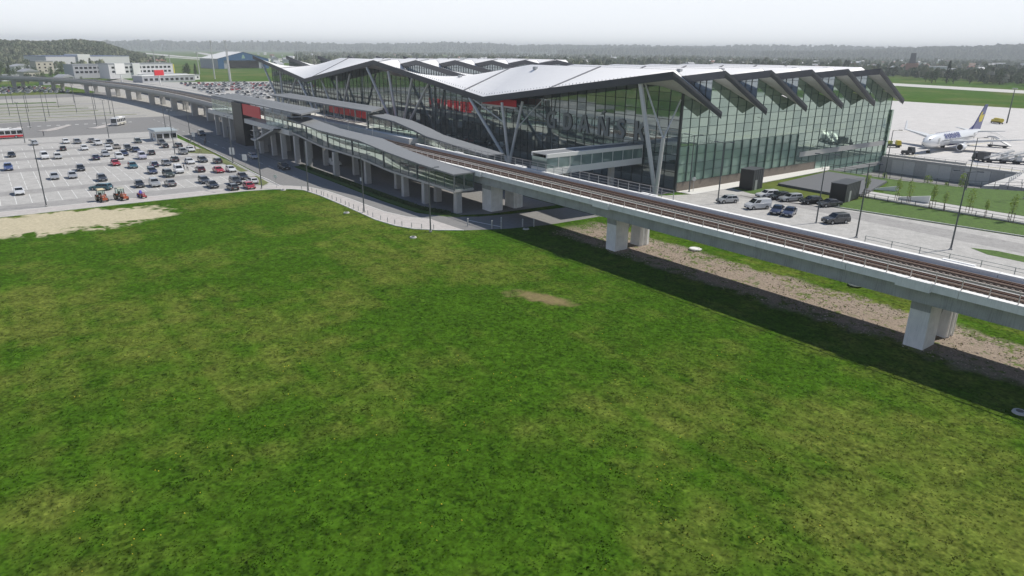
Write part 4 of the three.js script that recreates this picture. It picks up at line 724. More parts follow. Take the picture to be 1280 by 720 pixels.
// compact tractors parked along the kerb by the sand
function tractor(label, pos, turn, roofM, bodyM, small) {
  const t = thing('compact_tractor', label, 'tractor', pos, turn, 'tractors parked at the kerb'), k = small ? 0.72 : 1;
  const put = (n, g, m) => part(n, g, m, t);
  put('bonnet', mb().taper(1.05 * k, 0, 0.75 * k, 1.4 * k, 1.5 * k, 0.8 * k, 1.35 * k, 0.66 * k), bodyM); put('chassis', mb().box(0.3 * k, 0.72 * k, 0, 2.7 * k, 0.3 * k, 0.6 * k), M.darkSteel);
  for (const z of [-1, 1]) put('mudguard', mb().box(-0.7 * k, 1.32 * k, z * 0.68 * k, 1.3 * k, 0.1, 0.42 * k).box(-0.2 * k, 1.05 * k, z * 0.68 * k, 0.1, 0.55 * k, 0.42 * k), bodyM);
  put('seat', mb().box(-0.55 * k, 1.15 * k, 0, 0.5 * k, 0.14, 0.5 * k).box(-0.8 * k, 1.4 * k, 0, 0.12, 0.5 * k, 0.5 * k), M.black);
  if (!small) { for (const x of [-1.0, 0.28]) for (const z of [-0.6, 0.6]) put('cab_post', mb().beam([x, 1.1, z], [x * 0.92, 2.36, z * 0.93], 0.08), M.black); put('cab_glass', mb().taper(-0.36, 0, 1.42, 2.34, 1.26, 1.14, 1.14, 1.04), CLEAR); put('cab_roof', mb().taper(-0.36, 0, 2.36, 2.52, 1.5, 1.4, 1.2, 1.15), roofM); }
  else put('driver_cover', mb().taper(-0.5, 0, 0.9, 1.5, 0.6, 0.62, 0.3, 0.34), roofM);
  const big = new THREE.CylinderGeometry(0.68 * k, 0.68 * k, 0.4 * k, 20); big.rotateX(Math.PI / 2); const sm = new THREE.CylinderGeometry(0.42 * k, 0.42 * k, 0.28 * k, 18); sm.rotateX(Math.PI / 2);
  const br = new THREE.CylinderGeometry(0.36 * k, 0.36 * k, 0.42 * k, 14); br.rotateX(Math.PI / 2); const sr = new THREE.CylinderGeometry(0.22 * k, 0.22 * k, 0.3 * k, 12); sr.rotateX(Math.PI / 2);
  for (const z of [-1, 1]) { const a = put('rear_wheel', big, M.rubber); a.position.set(-0.72 * k, 0.68 * k, z * 0.72 * k); part('rim', br, roofM, a); const b = put('front_wheel', sm, M.rubber); b.position.set(1.2 * k, 0.42 * k, z * 0.62 * k); part('rim', sr, roofM, b); put('headlight', mb().box(1.8 * k, 1.1 * k, z * 0.24 * k, 0.06, 0.16 * k, 0.16 * k), LAMPW); }
  put('front_weight', mb().box(1.95 * k, 0.72 * k, 0, 0.35 * k, 0.4 * k, 0.9 * k), bodyM); put('exhaust', mb().tube([1.2 * k, 1.35 * k, 0.3 * k], [1.2 * k, 2.0 * k, 0.3 * k], 0.04), M.black);
  return t;
}
const ORANGE = paintOf([0.45, 0.1, 0.04]);
tractor('red compact tractor with a cream cab roof, standing by the sandy ground', [-71.5, 0.04, 88.6], 0.15, std([0.6, 0.5, 0.32], 0.6), ORANGE);
tractor('red compact tractor with a grey cab roof, standing by the sandy ground', [-70.9, 0.04, 85.2], 0.3, std([0.34, 0.34, 0.28], 0.6), ORANGE);
tractor('small red ride-on mower tractor with a blue cover over its seat', [-70.7, 0.04, 81.4], 0.2, std([0.12, 0.1, 0.5], 0.6), paintOf([0.4, 0.03, 0.04]), true);

// airliner
function airliner(label, pos, turn, tailM, beltM, textOn) {
  const t = thing('passenger_aircraft', label, 'aircraft', pos, turn), WHITE = phy([0.76, 0.77, 0.78], 0.3, { clearcoat: 0.7 }), y0 = 3.4, R = 1.88;
  const ring = [[19.7, 0, 0.02], [19.4, -0.1, 0.42], [18.7, -0.08, 0.86], [17.6, -0.02, 1.3], [16.2, 0, 1.65], [14.5, 0, 1.85], [12, 0, R], [-6, 0, R], [-9, 0.12, 1.76], [-12, 0.36, 1.46], [-15, 0.7, 1.05], [-17.5, 1.0, 0.62], [-19.3, 1.2, 0.22], [-19.6, 1.22, 0.05]];
  const pos_ = [], idx = [], N = 28; ring.forEach(([x, y, r]) => { for (let i = 0; i < N; i++) { const a = i / N * 2 * Math.PI; pos_.push(x, y0 + y + r * Math.sin(a) * 1.04, r * Math.cos(a)); } });
  for (let j = 0; j + 1 < ring.length; j++) for (let i = 0; i < N; i++) { const a = j * N + i, b = j * N + (i + 1) % N, c = a + N, d = b + N; idx.push(a, b, c, b, d, c); }
  const fg = new THREE.BufferGeometry(); fg.setAttribute('position', new THREE.Float32BufferAttribute(pos_, 3)); fg.setIndex(idx); fg.computeVertexNormals(); fg.setAttribute('uv', new THREE.Float32BufferAttribute(new Float32Array(pos_.length / 3 * 2), 2));
  const fus = part('fuselage', fg, WHITE, t);
  part('belly', (() => { const g = new THREE.SphereGeometry(1, 20, 12); g.scale(6.4, 0.9, 1.7); g.translate(0.6, y0 - 1.35, 0); return g; })(), beltM, t);
  for (const s of [-1, 1]) {
    for (let k = 0; k < 30; k++) part('cabin_window', mb().box(12.4 - k * 0.74, y0 + 0.0, s * (R - 0.005), 0.26, 0.36, 0.05), CARGLASS, fus);
    for (const x of [14.2, -11.2]) part('door', mb().box(x, y0 + 0.1, s * (x > 0 ? 1.86 : 1.56), 0.9, 1.8, 0.06), M.steelPale, fus);
  }
  part('cockpit_window', mb().quad([18.2, y0 + 0.5, 1.02], [18.75, y0 + 0.42, 0.55], [18.35, y0 + 0.84, 0.5], [17.8, y0 + 0.9, 0.98]).quad([18.75, y0 + 0.42, -0.55], [18.2, y0 + 0.5, -1.02], [17.8, y0 + 0.9, -0.98], [18.35, y0 + 0.84, -0.5]).quad([18.78, y0 + 0.44, 0.5], [18.78, y0 + 0.44, -0.5], [18.36, y0 + 0.87, -0.46], [18.36, y0 + 0.87, 0.46]), CARGLASS, fus);
  const air = (rootF, rootB, tipF, tipB, th0, th1, m, n) => part(n, mb().hex([[rootB[0], rootB[1] - th0 * 0.2, rootB[2]], [rootF[0], rootF[1] - th0 / 2, rootF[2]], [tipF[0], tipF[1] - th1 / 2, tipF[2]], [tipB[0], tipB[1] - th1 * 0.2, tipB[2]], [rootB[0], rootB[1] + th0 * 0.2, rootB[2]], [rootF[0], rootF[1] + th0 / 2, rootF[2]], [tipF[0], tipF[1] + th1 / 2, tipF[2]], [tipB[0], tipB[1] + th1 * 0.2, tipB[2]]]), m, t);
  const GREYW = phy([0.6, 0.61, 0.62], 0.35, { clearcoat: 0.4 });
  for (const s of [-1, 1]) {
    const w = air([5.2, 2.5, s * 1.5], [-3.2, 2.5, s * 1.5], [-5.4, 4.1, s * 17], [-7.1, 4.1, s * 17], 0.8, 0.22, GREYW, 'wing');
    part('winglet', mb().hex([[-7.1, 4.05, s * 16.95], [-5.6, 4.05, s * 16.95], [-5.6, 4.05, s * 17.1], [-7.1, 4.05, s * 17.1], [-8.5, 6.7, s * 17.75], [-7.6, 6.7, s * 17.75], [-7.6, 6.7, s * 17.85], [-8.5, 6.7, s * 17.85]]), WHITE, w);
    const e = new THREE.LatheGeometry([[0.02, -2.6], [0.45, -2.4], [0.7, -1.6], [0.98, 0], [1.08, 1], [1.02, 1.7], [0.86, 1.9], [0.8, 1.6]].map(q => new THREE.Vector2(...q)), 22); e.rotateZ(-Math.PI / 2); e.translate(5.2, 1.55, s * 4.85);
    const en = part('engine', e, WHITE, t); const f = new THREE.CircleGeometry(0.82, 22); f.rotateY(Math.PI / 2); f.translate(6.7, 1.55, s * 4.85); part('fan', f, M.black, en); part('pylon', mb().hex([[1.6, 2.3, s * 4.85 + 0.12], [5.6, 2.3, s * 4.85 + 0.12], [5.6, 2.3, s * 4.85 - 0.12], [1.6, 2.3, s * 4.85 - 0.12], [0.6, 2.9, s * 4.85 + 0.12], [4.2, 2.85, s * 4.85 + 0.12], [4.2, 2.85, s * 4.85 - 0.12], [0.6, 2.9, s * 4.85 - 0.12]]), WHITE, en);
    air([-14.6, 4.4, s * 0.7], [-18.2, 4.4, s * 0.5], [-18.6, 4.9, s * 7.1], [-20, 4.9, s * 7.1], 0.4, 0.14, GREYW, 'tailplane');
  }
  const fin = part('tail_fin', mb().hex([[-18.6, 4.6, 0.16], [-12.2, 5.0, 0.16], [-12.2, 5.0, -0.16], [-18.6, 4.6, -0.16], [-21, 12.5, 0.07], [-18.8, 12.5, 0.07], [-18.8, 12.5, -0.07], [-21, 12.5, -0.07]]).tri([-12.2, 5.0, 0.05], [-9.4, 5.15, 0], [-13.6, 6.7, 0]), tailM, t);
  const wg = r => { const g = new THREE.CylinderGeometry(r, r, 0.34, 16); g.rotateX(Math.PI / 2); return g; };
  for (const [x, z, r] of [[15.6, 0.25, 0.36], [15.6, -0.25, 0.36], [-0.9, 2.5, 0.55], [-0.9, 3.1, 0.55], [-0.9, -2.5, 0.55], [-0.9, -3.1, 0.55]]) { const w = part('wheel', wg(r), M.rubber, t); w.position.set(x, r, z); }
  part('landing_gear', mb().tube([15.6, 0.4, 0], [15.6, 2.2, 0], 0.1).tube([-0.9, 0.5, 2.8], [-0.6, 2.4, 2.6], 0.14).tube([-0.9, 0.5, -2.8], [-0.6, 2.4, -2.6], 0.14), M.steel, t);
  return { t, fus, fin, y0, R };
}
{
  const NAVY = phy([0.035, 0.045, 0.2], 0.35, { clearcoat: 0.6 });
  const { t, fus, fin, y0, R } = airliner('white airliner with a navy tail fin parked on the apron', [0.6, APRON, -130], -Math.PI / 2, NAVY, NAVY, true);
  const font = await new FontLoader().loadAsync('fonts/droid/droid_sans_bold.typeface.json');
  for (const s of [-1, 1]) {
    const g = new TextGeometry('RYANAIR', { font, size: 1.75, depth: 0.04, curveSegments: 5 }); g.computeBoundingBox(); const w = g.boundingBox.max.x; g.translate(-w / 2, -g.boundingBox.max.y / 2, 0);
    const o = part('lettering', g, NAVY, fus); o.position.set(5.2, y0 + 1.14, s * 1.66); o.rotation.order = 'YXZ'; o.rotation.y = s > 0 ? 0 : Math.PI; o.rotation.x = -0.6;
    part('tail_emblem', (() => { const q = mb(), z = s * 0.15, P = (x, y) => [x, y, z]; q.quad(P(-18.6, 7.4), P(-16.4, 7.2), P(-15.9, 8.6), P(-17.6, 9.2)).quad(P(-17.6, 9.2), P(-15.9, 8.6), P(-16.9, 10.2), P(-18, 10.4)).tri(P(-18.6, 7.4), P(-17.6, 9.2), P(-19.4, 9.6)); return q; })(), M.yellow, fin);
  }
}
// ground vehicles on the apron
function utility(name, label, cat, pos, turn, cab, load, L = 4) {
  const t = thing(name, label, cat, pos, turn), h = L / 2;
  part('chassis', mb().box(0, 0.6, 0, L, 0.35, 1.7), M.darkSteel, t); part('cab', mb().taper(h - 0.75, 0, 0.75, 2.1, 1.4, 1.7, 1.05, 1.5, -0.1), cab, t); part('windscreen', mb().hex([[h - 0.04, 1.2, 0.75], [h - 0.03, 1.2, 0.75], [h - 0.03, 1.2, -0.75], [h - 0.04, 1.2, -0.75], [h - 0.3, 1.95, 0.68], [h - 0.26, 1.95, 0.68], [h - 0.26, 1.95, -0.68], [h - 0.3, 1.95, -0.68]]), CARGLASS, t);
  load(t, h); const wg = new THREE.CylinderGeometry(0.4, 0.4, 0.3, 14); wg.rotateX(Math.PI / 2);
  for (const x of [-h + 0.7, h - 0.8]) for (const z of [-0.8, 0.8]) part('wheel', wg, M.rubber, t).position.set(x, 0.4, z);
  return t;
}
utility('baggage_tractor', 'dark boxy ground power truck at the edge of the apron', 'truck', [16.2, APRON + 0.01, -109.5], 2.6, M.darkSteel, (t, h) => part('power_box', mb().box(-0.7, 1.7, 0, 2.6, 1.9, 1.7), M.darkSteel, t), 5);
utility('pushback_tug', 'small dark tug standing under the aircraft nose', 'tug', [-1.2, APRON + 0.01, -105.8], 1.2, M.darkSteel, (t, h) => part('deck', mb().box(-0.6, 0.95, 0, 2.2, 0.4, 1.6), M.black, t), 3.6);
utility('fuel_truck', 'yellow tank truck far out on the apron', 'truck', [-24, APRON + 0.01, -236], 2.4, M.yellow, (t, h) => { const g = new THREE.CylinderGeometry(1.15, 1.15, 7, 18); g.rotateZ(Math.PI / 2); g.translate(-1.2, 2, 0); part('tank', g, M.yellow, t); }, 10).scale.setScalar(0.72);
utility('service_truck', 'yellow service truck beside the far end of the terminal', 'truck', [-11.5, APRON + 0.01, -118], 0.8, M.yellow, (t, h) => { part('flatbed', mb().box(-0.8, 0.9, 0, 2.9, 0.25, 1.8), M.darkSteel, t); part('crate', mb().box(-1.1, 1.5, 0, 1.7, 0.95, 1.4), std([0.35, 0.4, 0.06], 0.6), t); }, 5);
[[19.6, -110.4, 0], [22.4, -111.6, 1], [24.8, -113.2, 2]].forEach(([x, z, k]) => utility('belt_loader', 'white conveyor belt loader with raised belt at the apron edge', 'belt loader', [x, APRON + 0.01, z], 0.75, M.white, (t, h) => { part('belt', mb().hex([[-3.4, 0.9, 0.5], [3.6, 3.0, 0.5], [3.6, 3.0, -0.5], [-3.4, 0.9, -0.5], [-3.4, 1.15, 0.5], [3.6, 3.25, 0.5], [3.6, 3.25, -0.5], [-3.4, 1.15, -0.5]]), M.steelPale, t); part('side_rail', mb().beam([-3.4, 1.4, 0.55], [3.6, 3.5, 0.55], 0.08).beam([-3.4, 1.4, -0.55], [3.6, 3.5, -0.55], 0.08), M.white, t); }, 5).userData.group = 'belt loaders');
{ const t = thing('boarding_stairs', 'mobile passenger stairs at the rear of the aircraft', 'stairs', [7.2, APRON + 0.01, -147], Math.PI); part('flight', mb().hex([[-3.5, 0.5, 0.8], [1.6, 2.9, 0.8], [1.6, 2.9, -0.8], [-3.5, 0.5, -0.8], [-3.5, 0.8, 0.8], [1.6, 3.2, 0.8], [1.6, 3.2, -0.8], [-3.5, 0.8, -0.8]]).span(1.6, 3.2, 2.9, 3.2, -0.8, 0.8), M.steelPale, t); part('handrail', mb().beam([-3.5, 1.8, 0.8], [1.6, 4.2, 0.8], 0.07).beam([-3.5, 1.8, -0.8], [1.6, 4.2, -0.8], 0.07).beam([1.6, 4.2, 0.8], [3.2, 4.2, 0.8], 0.07).beam([1.6, 4.2, -0.8], [3.2, 4.2, -0.8], 0.07), M.white, t); part('base', mb().box(0, 0.5, 0, 5.2, 0.3, 1.6).beam([1.8, 0.5, 0.7], [1.8, 2.9, 0.7], 0.12).beam([1.8, 0.5, -0.7], [1.8, 2.9, -0.7], 0.12), M.darkSteel, t); const wg = new THREE.CylinderGeometry(0.35, 0.35, 0.25, 14); wg.rotateX(Math.PI / 2); for (const x of [-2, 2]) for (const z of [-0.75, 0.75]) part('wheel', wg, M.rubber, t).position.set(x, 0.35, z); }
{ const t = thing('apron_floodlight', 'tall thin floodlight mast standing far out on the apron', 'floodlight', [-22, APRON, -241]); part('mast', mb().tube([0, 0, 0], [0, 14, 0], 0.3, 0.16), M.pole, t); part('lamp_head', mb().box(0, 14.1, 0, 1.8, 0.4, 0.6), M.steel, t); }

// ---------------------------------------------------------------- lamps, signs, fences, small buildings, people, young trees
function lamp(pos, h, label, group, heads = 2, turn = 0, m = M.pole) {
  const t = thing('street_lamp', label, 'street lamp', pos, turn, group);
  part('pole', mb().tube([0, 0, 0], [0, h, 0], 0.13, 0.07, 10), m, t); part('base', mb().box(0, 0.12, 0, 0.4, 0.24, 0.4), M.concrete, t);
  for (let k = 0; k < heads; k++) { const s = k ? -1 : 1; const a = part('arm', mb().tube([0, h - 0.1, 0], [s * 1.1, h + 0.12, 0], 0.045, 0.04, 6), m, t); part('lantern', mb().taper(s * 1.45, 0, h + 0.06, h + 0.2, 0.9, 0.34, 0.7, 0.24), m, a); }
  return t;
}
const L1 = lamp([49.7, 2.5, -7.1], 11.6, 'tall dark double-headed lamp by the grass island on the terrace', 'lamps on the terrace', 2, 0.5);
dup(L1, [37.9, 2.5, -2.2], 0.5, 'tall dark double-headed lamp at the viaduct edge of the terrace'); dup(L1, [28.9, 2.5, -6], 0.5, 'tall dark double-headed lamp beside the dark off-roader on the terrace'); dup(L1, [9.4, 2.5, -4.8], 0.5, 'tall dark double-headed lamp beside the silver hatchback on the terrace'); dup(L1, [-1.4, 2.5, -9.6], 0.5, 'tall dark double-headed lamp at the glass corner of the terminal');
const L2 = lamp([-72, 0.1, 98.2], 12.6, 'tall dark lamp standing on the pavement beside the sandy ground', 'lamps round the big lot', 2, 0.2);
dup(L2, [-66.4, 0.1, 57.9], 0.3, 'tall dark lamp at the corner of meadow, lot and station road');
const L3 = lamp([-31.9, 0.1, 49.3], 11, 'slim dark lamp on the curved pavement along the meadow', 'lamps along the curved pavement', 1, 1.4);
dup(L3, [-11.6, 0.1, 46.4], 1.4); dup(L3, [-57.9, 0.1, 50.4], 1.4);
[[-106, 53], [-160, 51.4], [-190, 53], [-186, 72], [-186, 96], [-186, 118], [-133, 112], [-133, 62]].forEach(([x, z]) => dup(L2, [x, 0.04, z], 0.2, 'tall dark lamp among the parked cars and bus stands', 'lamps in the big lot'));
[[-232, 70], [-232, 92], [-232, 118], [-258, 60], [-262, 85], [-262, 112], [-285, 58], [-285, 82], [-285, 108], [-300, 70], [-300, 96], [-318, 60], [-318, 88], [-318, 118], [-340, 74], [-345, 100], [-372, 64], [-372, 92], [-372, 122]].forEach(([x, z]) => dup(L2, [x, 0.04, z], rr(0, 0.6), 'tall dark lamp on the pale plaza beyond the bus station', 'lamps on the plaza'));
[[14, -60.6], [42, -60.6], [31, -61.4]].forEach(([x, z]) => dup(L3, [x, 2.54, z], 0.4, 'slim dark lamp by the fence above the sunken road', 'lamps above the sunken road'));
// station posts carrying lights above the tracks
[[-95, 30.3], [-80, 30.3], [-66, 30.3]].forEach(([x, z]) => { const t = thing('track_signal_post', 'thin grey post with a lamp beside the station tracks', 'post', [x, 7.3, z], 0, 'posts beside the tracks'); part('pole', mb().tube([0, 0, 0], [0, 5.4, 0], 0.07), M.steel, t); part('lamp_head', mb().box(0, 5.3, 0.2, 0.3, 0.25, 0.6), M.steelPale, t); });

function fence(name, label, line, y, h, gap, m, rails) {
  const t = thing(name, label, 'fence'), r = mb(), post = mb().box(0, h / 2, 0, 0.09, h, 0.09).build();
  for (let i = 0; i + 1 < line.length; i++) {
    const a = line[i], b = line[i + 1], L = Math.hypot(b[0] - a[0], b[1] - a[1]), n = Math.max(1, Math.round(L / gap));
    for (const q of rails) r.beam([a[0], y + q * h, a[1]], [b[0], y + q * h, b[1]], 0.06);
    for (let k = 0; k < n; k++) part('post', post, m, t).position.set(lerp(a[0], b[0], k / n), y, lerp(a[1], b[1], k / n));
  }
  part('rails', r, m, t); return t;
}
fence('railing_fence', 'grey railing fence curving above the sunken road', [[-1.6, -61], [10, -61], [20, -61.2], [27, -62.6], [32, -66.4], [37.8, -72], [60, -72.5]], 2.5, 1.5, 2.6, M.pole, [0.98, 0.6, 0.2]);
fence('terrace_fence', 'low dark mesh fence along the viaduct edge of the terrace', [[40, -0.8], [92, -0.8]], 2.5, 1, 4, M.steel, [0.98, 0.5]);
fence('verge_fence', 'low dark fence along the row of young trees', [[22, -34.7], [92, -34.7]], 2.5, 1, 2.6, M.darkSteel, [0.98, 0.5]);
// bollards along the curved pavement edge
{
  const post = mb().tube([0, 0, 0], [0, 0.85, 0], 0.07, 0.07, 8).build(), cap = mb().tube([0, 0.85, 0], [0, 0.93, 0], 0.085, 0.05, 8).build();
  let n = 0; const proto = thing('bollard', 'short thin grey bollard on the pavement edge beside the meadow', 'bollard', [-60.6, 0.1, 50.9], 0, 'bollards along the meadow edge'); part('post', post, M.steel, proto); part('cap', cap, M.steelPale, proto);
  for (let i = 3; i + 1 < outer.length; i++) { const a = outer[i], b = outer[i + 1], L = Math.hypot(b[0] - a[0], b[1] - a[1]); for (let s = 1; s < L; s += 2.2) { if (n++ > 22) break; dup(proto, [lerp(a[0], b[0], s / L), 0.1, lerp(a[1], b[1], s / L) - 0.35]); } }
  for (const [x, z] of [[-7.6, 36.2], [-8.6, 33.4], [-6.4, 35], [-5.4, 31], [-4.4, 29.2], [-11.4, 38.8]]) { const o = dup(proto, [x, 0.05, z], 0, 'stout pale bollard on the road bend under the viaduct', 'bollards at the road bend'); o.scale.set(1.8, 1.6, 1.8); }
}
// road signs
function sign(pos, turn, label, face, round = true) { const t = thing('road_sign', label, 'sign', pos, turn); part('post', mb().tube([0, 0, 0], [0, 2.9, 0], 0.045), M.steel, t); const g = round ? new THREE.CylinderGeometry(0.42, 0.42, 0.04, 24) : new THREE.BoxGeometry(0.9, 0.05, 1.5); g.rotateX(Math.PI / 2); g.translate(0, 2.6, 0.07); part('plate', g, face, t); return t; }
sign([-65.5, 0.11, 54.9], 0.9, 'round white road sign on the pavement at the lot corner', M.white);
sign([-97.5, 0.05, 52.2], 0.9, 'tall white totem sign between lot and station road, towards the meadow', M.white, false).scale.set(1.3, 1.05, 1.3);
sign([-107.3, 0.05, 52.6], 0.9, 'tall white and blue totem sign between lot and station road', M.white, false).scale.set(1.5, 1.25, 1.5);
sign([-159, 0.05, 50.6], 0.9, 'white sign at the far end of the lot verge', M.white, false);
sign([-1.2, 2.55, -10.6], 0.3, 'small white sign by the glass corner of the terminal', M.white);
sign([-57.6, 0.1, 37.9], 0.7, 'small white sign at the foot of a ramp column', M.white, false).scale.setScalar(0.55);
// hedge under the ramps and shrubs
function leafClump(n, rx, ry, rz, size, up = 0) { const g = mb(); for (let i = 0; i < n; i++) { let x, y, z; do { x = rr(-1, 1); y = rr(-1, 1); z = rr(-1, 1); } while (x * x + y * y + z * z > 1 || x * x + y * y + z * z < 0.12); const s = size * rr(0.6, 1.4), a = rnd() * 6.3, e = rr(-1, 1), c = Math.cos(a), q = Math.sin(a); const P = [x * rx, y * ry + up, z * rz]; g.tri([P[0] - c * s, P[1] - e * s * 0.4, P[2] - q * s], [P[0] + c * s, P[1] + e * s * 0.5, P[2] + q * s], [P[0] + q * s * 0.6, P[1] + s * (0.9 + 0.4 * e), P[2] - c * s * 0.6]); } return g; }
const HEDGE = std([0.045, 0.075, 0.02], 1), LEAFY = phy([0.27, 0.36, 0.07], 0.9, { transmission: 0.3 }), LEAFG = std([0.055, 0.095, 0.028], 1);
{
  const line = [[-92, 39.2], [-75, 39.3], [-60, 39.4], [-42, 39.4], [-28, 38.8], [-21.5, 36.6]], t = thing('hedge', 'long dark low hedge below the glazed ramp', 'hedge', [0, 0, 0]);
  const g = mb();
  for (let i = 0; i + 1 < line.length; i++) { const a = line[i], b = line[i + 1]; for (let s = 0; s < 1; s += 0.012) { const c = leafClump(14, 0.4, 0.34, 0.9, 0.13, 0.34); const x = lerp(a[0], b[0], s), z = lerp(a[1], b[1], s); for (let k = 0; k < c.p.length; k += 3) { c.p[k] += x; c.p[k + 2] += z; } g.p = g.p.concat(c.p); g.n = g.n.concat(c.n); g.u = g.u.concat(c.u); } }
  part('foliage', g, HEDGE, t);
  sheet('hedge_bed', [[-93, 37.6], [-60, 37.8], [-28, 37.2], [-20, 34.8], [-18, 36.2], [-21, 38.6], [-28, 40.6], [-42, 41], [-60, 41], [-93, 40.9]], 0.045, M.grassStrip);
}
// young trees with stakes along the terrace
{
  const kinds = [0, 1, 2].map(k => { const g = leafClump(260, 0.5 + k * 0.1, 1.15 + k * 0.2, 0.5 + k * 0.1, 0.12, 2.7); return g.build(); });
  const trunk = mb().tube([0, 0, 0], [0.04, 3.6, 0], 0.06, 0.025, 6).tube([0, 2.2, 0], [0.4, 3.2, 0.2], 0.025, 0.012, 5).tube([0, 2.4, 0], [-0.35, 3.4, -0.25], 0.025, 0.012, 5).build(), stakes = mb().box(0.5, 0.7, 0, 0.07, 1.4, 0.07).box(-0.5, 0.7, 0, 0.07, 1.4, 0.07).box(0, 1.3, 0, 1.05, 0.07, 0.05).build();
  const STK = std([0.16, 0.11, 0.07], 0.9), BARK = std([0.12, 0.09, 0.065], 0.95);
  [[23, -34.2, 1.1], [28.2, -36.1, 1], [30.4, -36.2, 0.95], [35.2, -35, 1.05], [37.2, -35.2, 0.8], [41.3, -35.4, 1], [44.1, -35.1, 0.75], [48, -35.3, 1.05], [52.6, -35.2, 0.95], [57, -35.2, 1]].forEach(([x, z, s], i) => { const t = thing('young_tree', 'slender young tree with fresh yellow-green leaves tied to stakes', 'tree', [x, 2.54, z], i * 1.3, 'young trees along the terrace'); part('trunk', trunk, BARK, t); part('crown', kinds[i % 3], LEAFY, t); part('stakes', stakes, STK, t); t.scale.set(s, s * 1.12, s); });
  [[13, -63, 0.9], [22, -64.5, 1.0], [25, -67, 0.8], [27.5, -69, 1.15]].forEach(([x, z, s], i) => { const t = thing('young_tree', 'leafy young tree growing on the slope beside the sunken road', 'tree', [x, -1.2, z], i * 2.1, 'trees beside the sunken road'); part('trunk', trunk, BARK, t); part('crown', kinds[(i + 1) % 3], LEAFY, t); t.scale.set(s * 1.4, s * 1.3, s * 1.4); });
  [[-139, 55], [-142, 56], [-131, 55.6]].forEach(([x, z], i) => { const t = thing('young_tree', 'thin bare young tree on the verge by the kiosk', 'tree', [x, 0.06, z], i, 'bare trees on the verge'); part('trunk', trunk, BARK, t); part('stakes', stakes, STK, t); });
}
// black ventilation housings and the flat dark roof beside the terminal
{
  const mk = (label, x, z, w, d, h, turn) => { const t = thing('ventilation_housing', label, 'housing', [x, 2.54, z], turn); part('casing', mb().box(0, h / 2, 0, w, h, d), M.black, t); part('roof_cap', mb().box(0, h + 0.06, 0, w + 0.12, 0.12, d + 0.12), M.darkSteel, t); const n = Math.floor(d / 0.75); for (let k = 0; k < n; k++) part('panel', mb().box(w / 2 + 0.02, h / 2, lerp(-d / 2 + 0.4, d / 2 - 0.4, k / (n - 1)), 0.03, h - 0.3, 0.62), M.darkSteel, t); part('door', mb().box(w / 2 + 0.045, 1.05, d * 0.18, 0.03, 2.1, 0.9), M.steel, t); return t; };
  mk('tall black ventilation housing standing on the grass by the footpath', 3.6, -23.6, 3, 4.4, 4.2, 0.12);
  mk('long black ventilation housing at the edge of the flat dark roof', 21.2, -29.2, 3, 7, 3.5, 0.12);
  const t = thing('flat_roof_slab', 'low flat dark grey roof slab between path and young trees', 'roof', [0, 0, 0]);
  part('slab', mb().prism([[4.7, -32], [2.4, -56.6], [17, -55.6], [21.8, -36], [19.6, -31.4]], 2.5, 2.95), mapped([0.12, 0.125, 0.135], 6, 0.15), t);
  part('white_upstand', mb().hex([[19, 2.56, -44], [23.4, 2.56, -47], [23.4, 2.56, -47.4], [19, 2.56, -44.4], [19, 2.7, -44], [23.4, 3.7, -47], [23.4, 3.7, -47.4], [19, 2.7, -44.4]]).hex([[27.6, 2.56, -38.2], [32.8, 2.56, -39.4], [32.8, 2.56, -39.8], [27.6, 2.56, -38.6], [27.6, 3.1, -38.2], [32.8, 4.0, -39.4], [32.8, 4.0, -39.8], [27.6, 3.1, -38.6]]), M.white, t);
}
// retaining wall below the apron, in panels
{
  const t = thing('retaining_wall', 'grey panelled concrete retaining wall below the apron edge', 'wall', [0, 0, 0]), n = 11;
  for (let k = 0; k < n; k++) { const a = lerp(-2.8, 30.4, k / n), b = lerp(-2.8, 30.4, (k + 1) / n); part('panel', mb().span(a + 0.03, b - 0.03, -1.28, APRON - 0.25, -94.2, -94), k % 3 ? M.concreteLight : M.concrete, t); }
  part('coping', mb().span(-2.8, 31, APRON - 0.25, APRON + 0.35, -94.6, -93.9), M.concrete, t);
  part('inner_wall', mb().span(-2.8, 18, APRON + 0.35, APRON + 0.9, -95.4, -95.1), M.concrete, t);
  part('ramp_cheek', mb().hex([[30.5, -1.3, -93.8], [32.6, -1.3, -93.8], [27.6, -1.3, -82], [26.2, -1.3, -82], [30.6, APRON + 0.3, -93.8], [34.4, APRON + 0.3, -93.8], [31.4, 1.2, -82], [27.2, 0.6, -82]]), M.concreteLight, t);
  fence('apron_fence', 'thin light fence along the top of the retaining wall', [[-2, -94.3], [31, -94.3], [34, -76], [64, -74]], APRON + 0.3, 1.1, 2.6, M.steel, [0.98, 0.5]);
}
// pale manhole covers and debris in the grass
[[-62.6, 54.4, 'pale concrete manhole cover in the meadow at the lot corner'], [-33.6, 52.2, 'pale concrete manhole cover in the meadow beside the curved pavement'], [-10.2, 50.6, 'pale concrete manhole cover in the meadow near the pavement tip'], [-3.9, 31.4, 'pale concrete manhole cover at the road bend under the viaduct'], [73, 35.8, 'pale concrete manhole cover in the viaduct shadow']].forEach(([x, z, l]) => { const t = thing('manhole_cover', l, 'manhole', [x, Math.max(0.02, meadowY(x, z)), z]); const g = new THREE.CylinderGeometry(0.52, 0.6, 0.22, 20); g.translate(0, 0.07, 0); part('ring', g, M.concrete, t); const c = new THREE.CylinderGeometry(0.3, 0.3, 0.06, 18); c.translate(0, 0.19, 0); part('lid', c, M.darkSteel, t); });
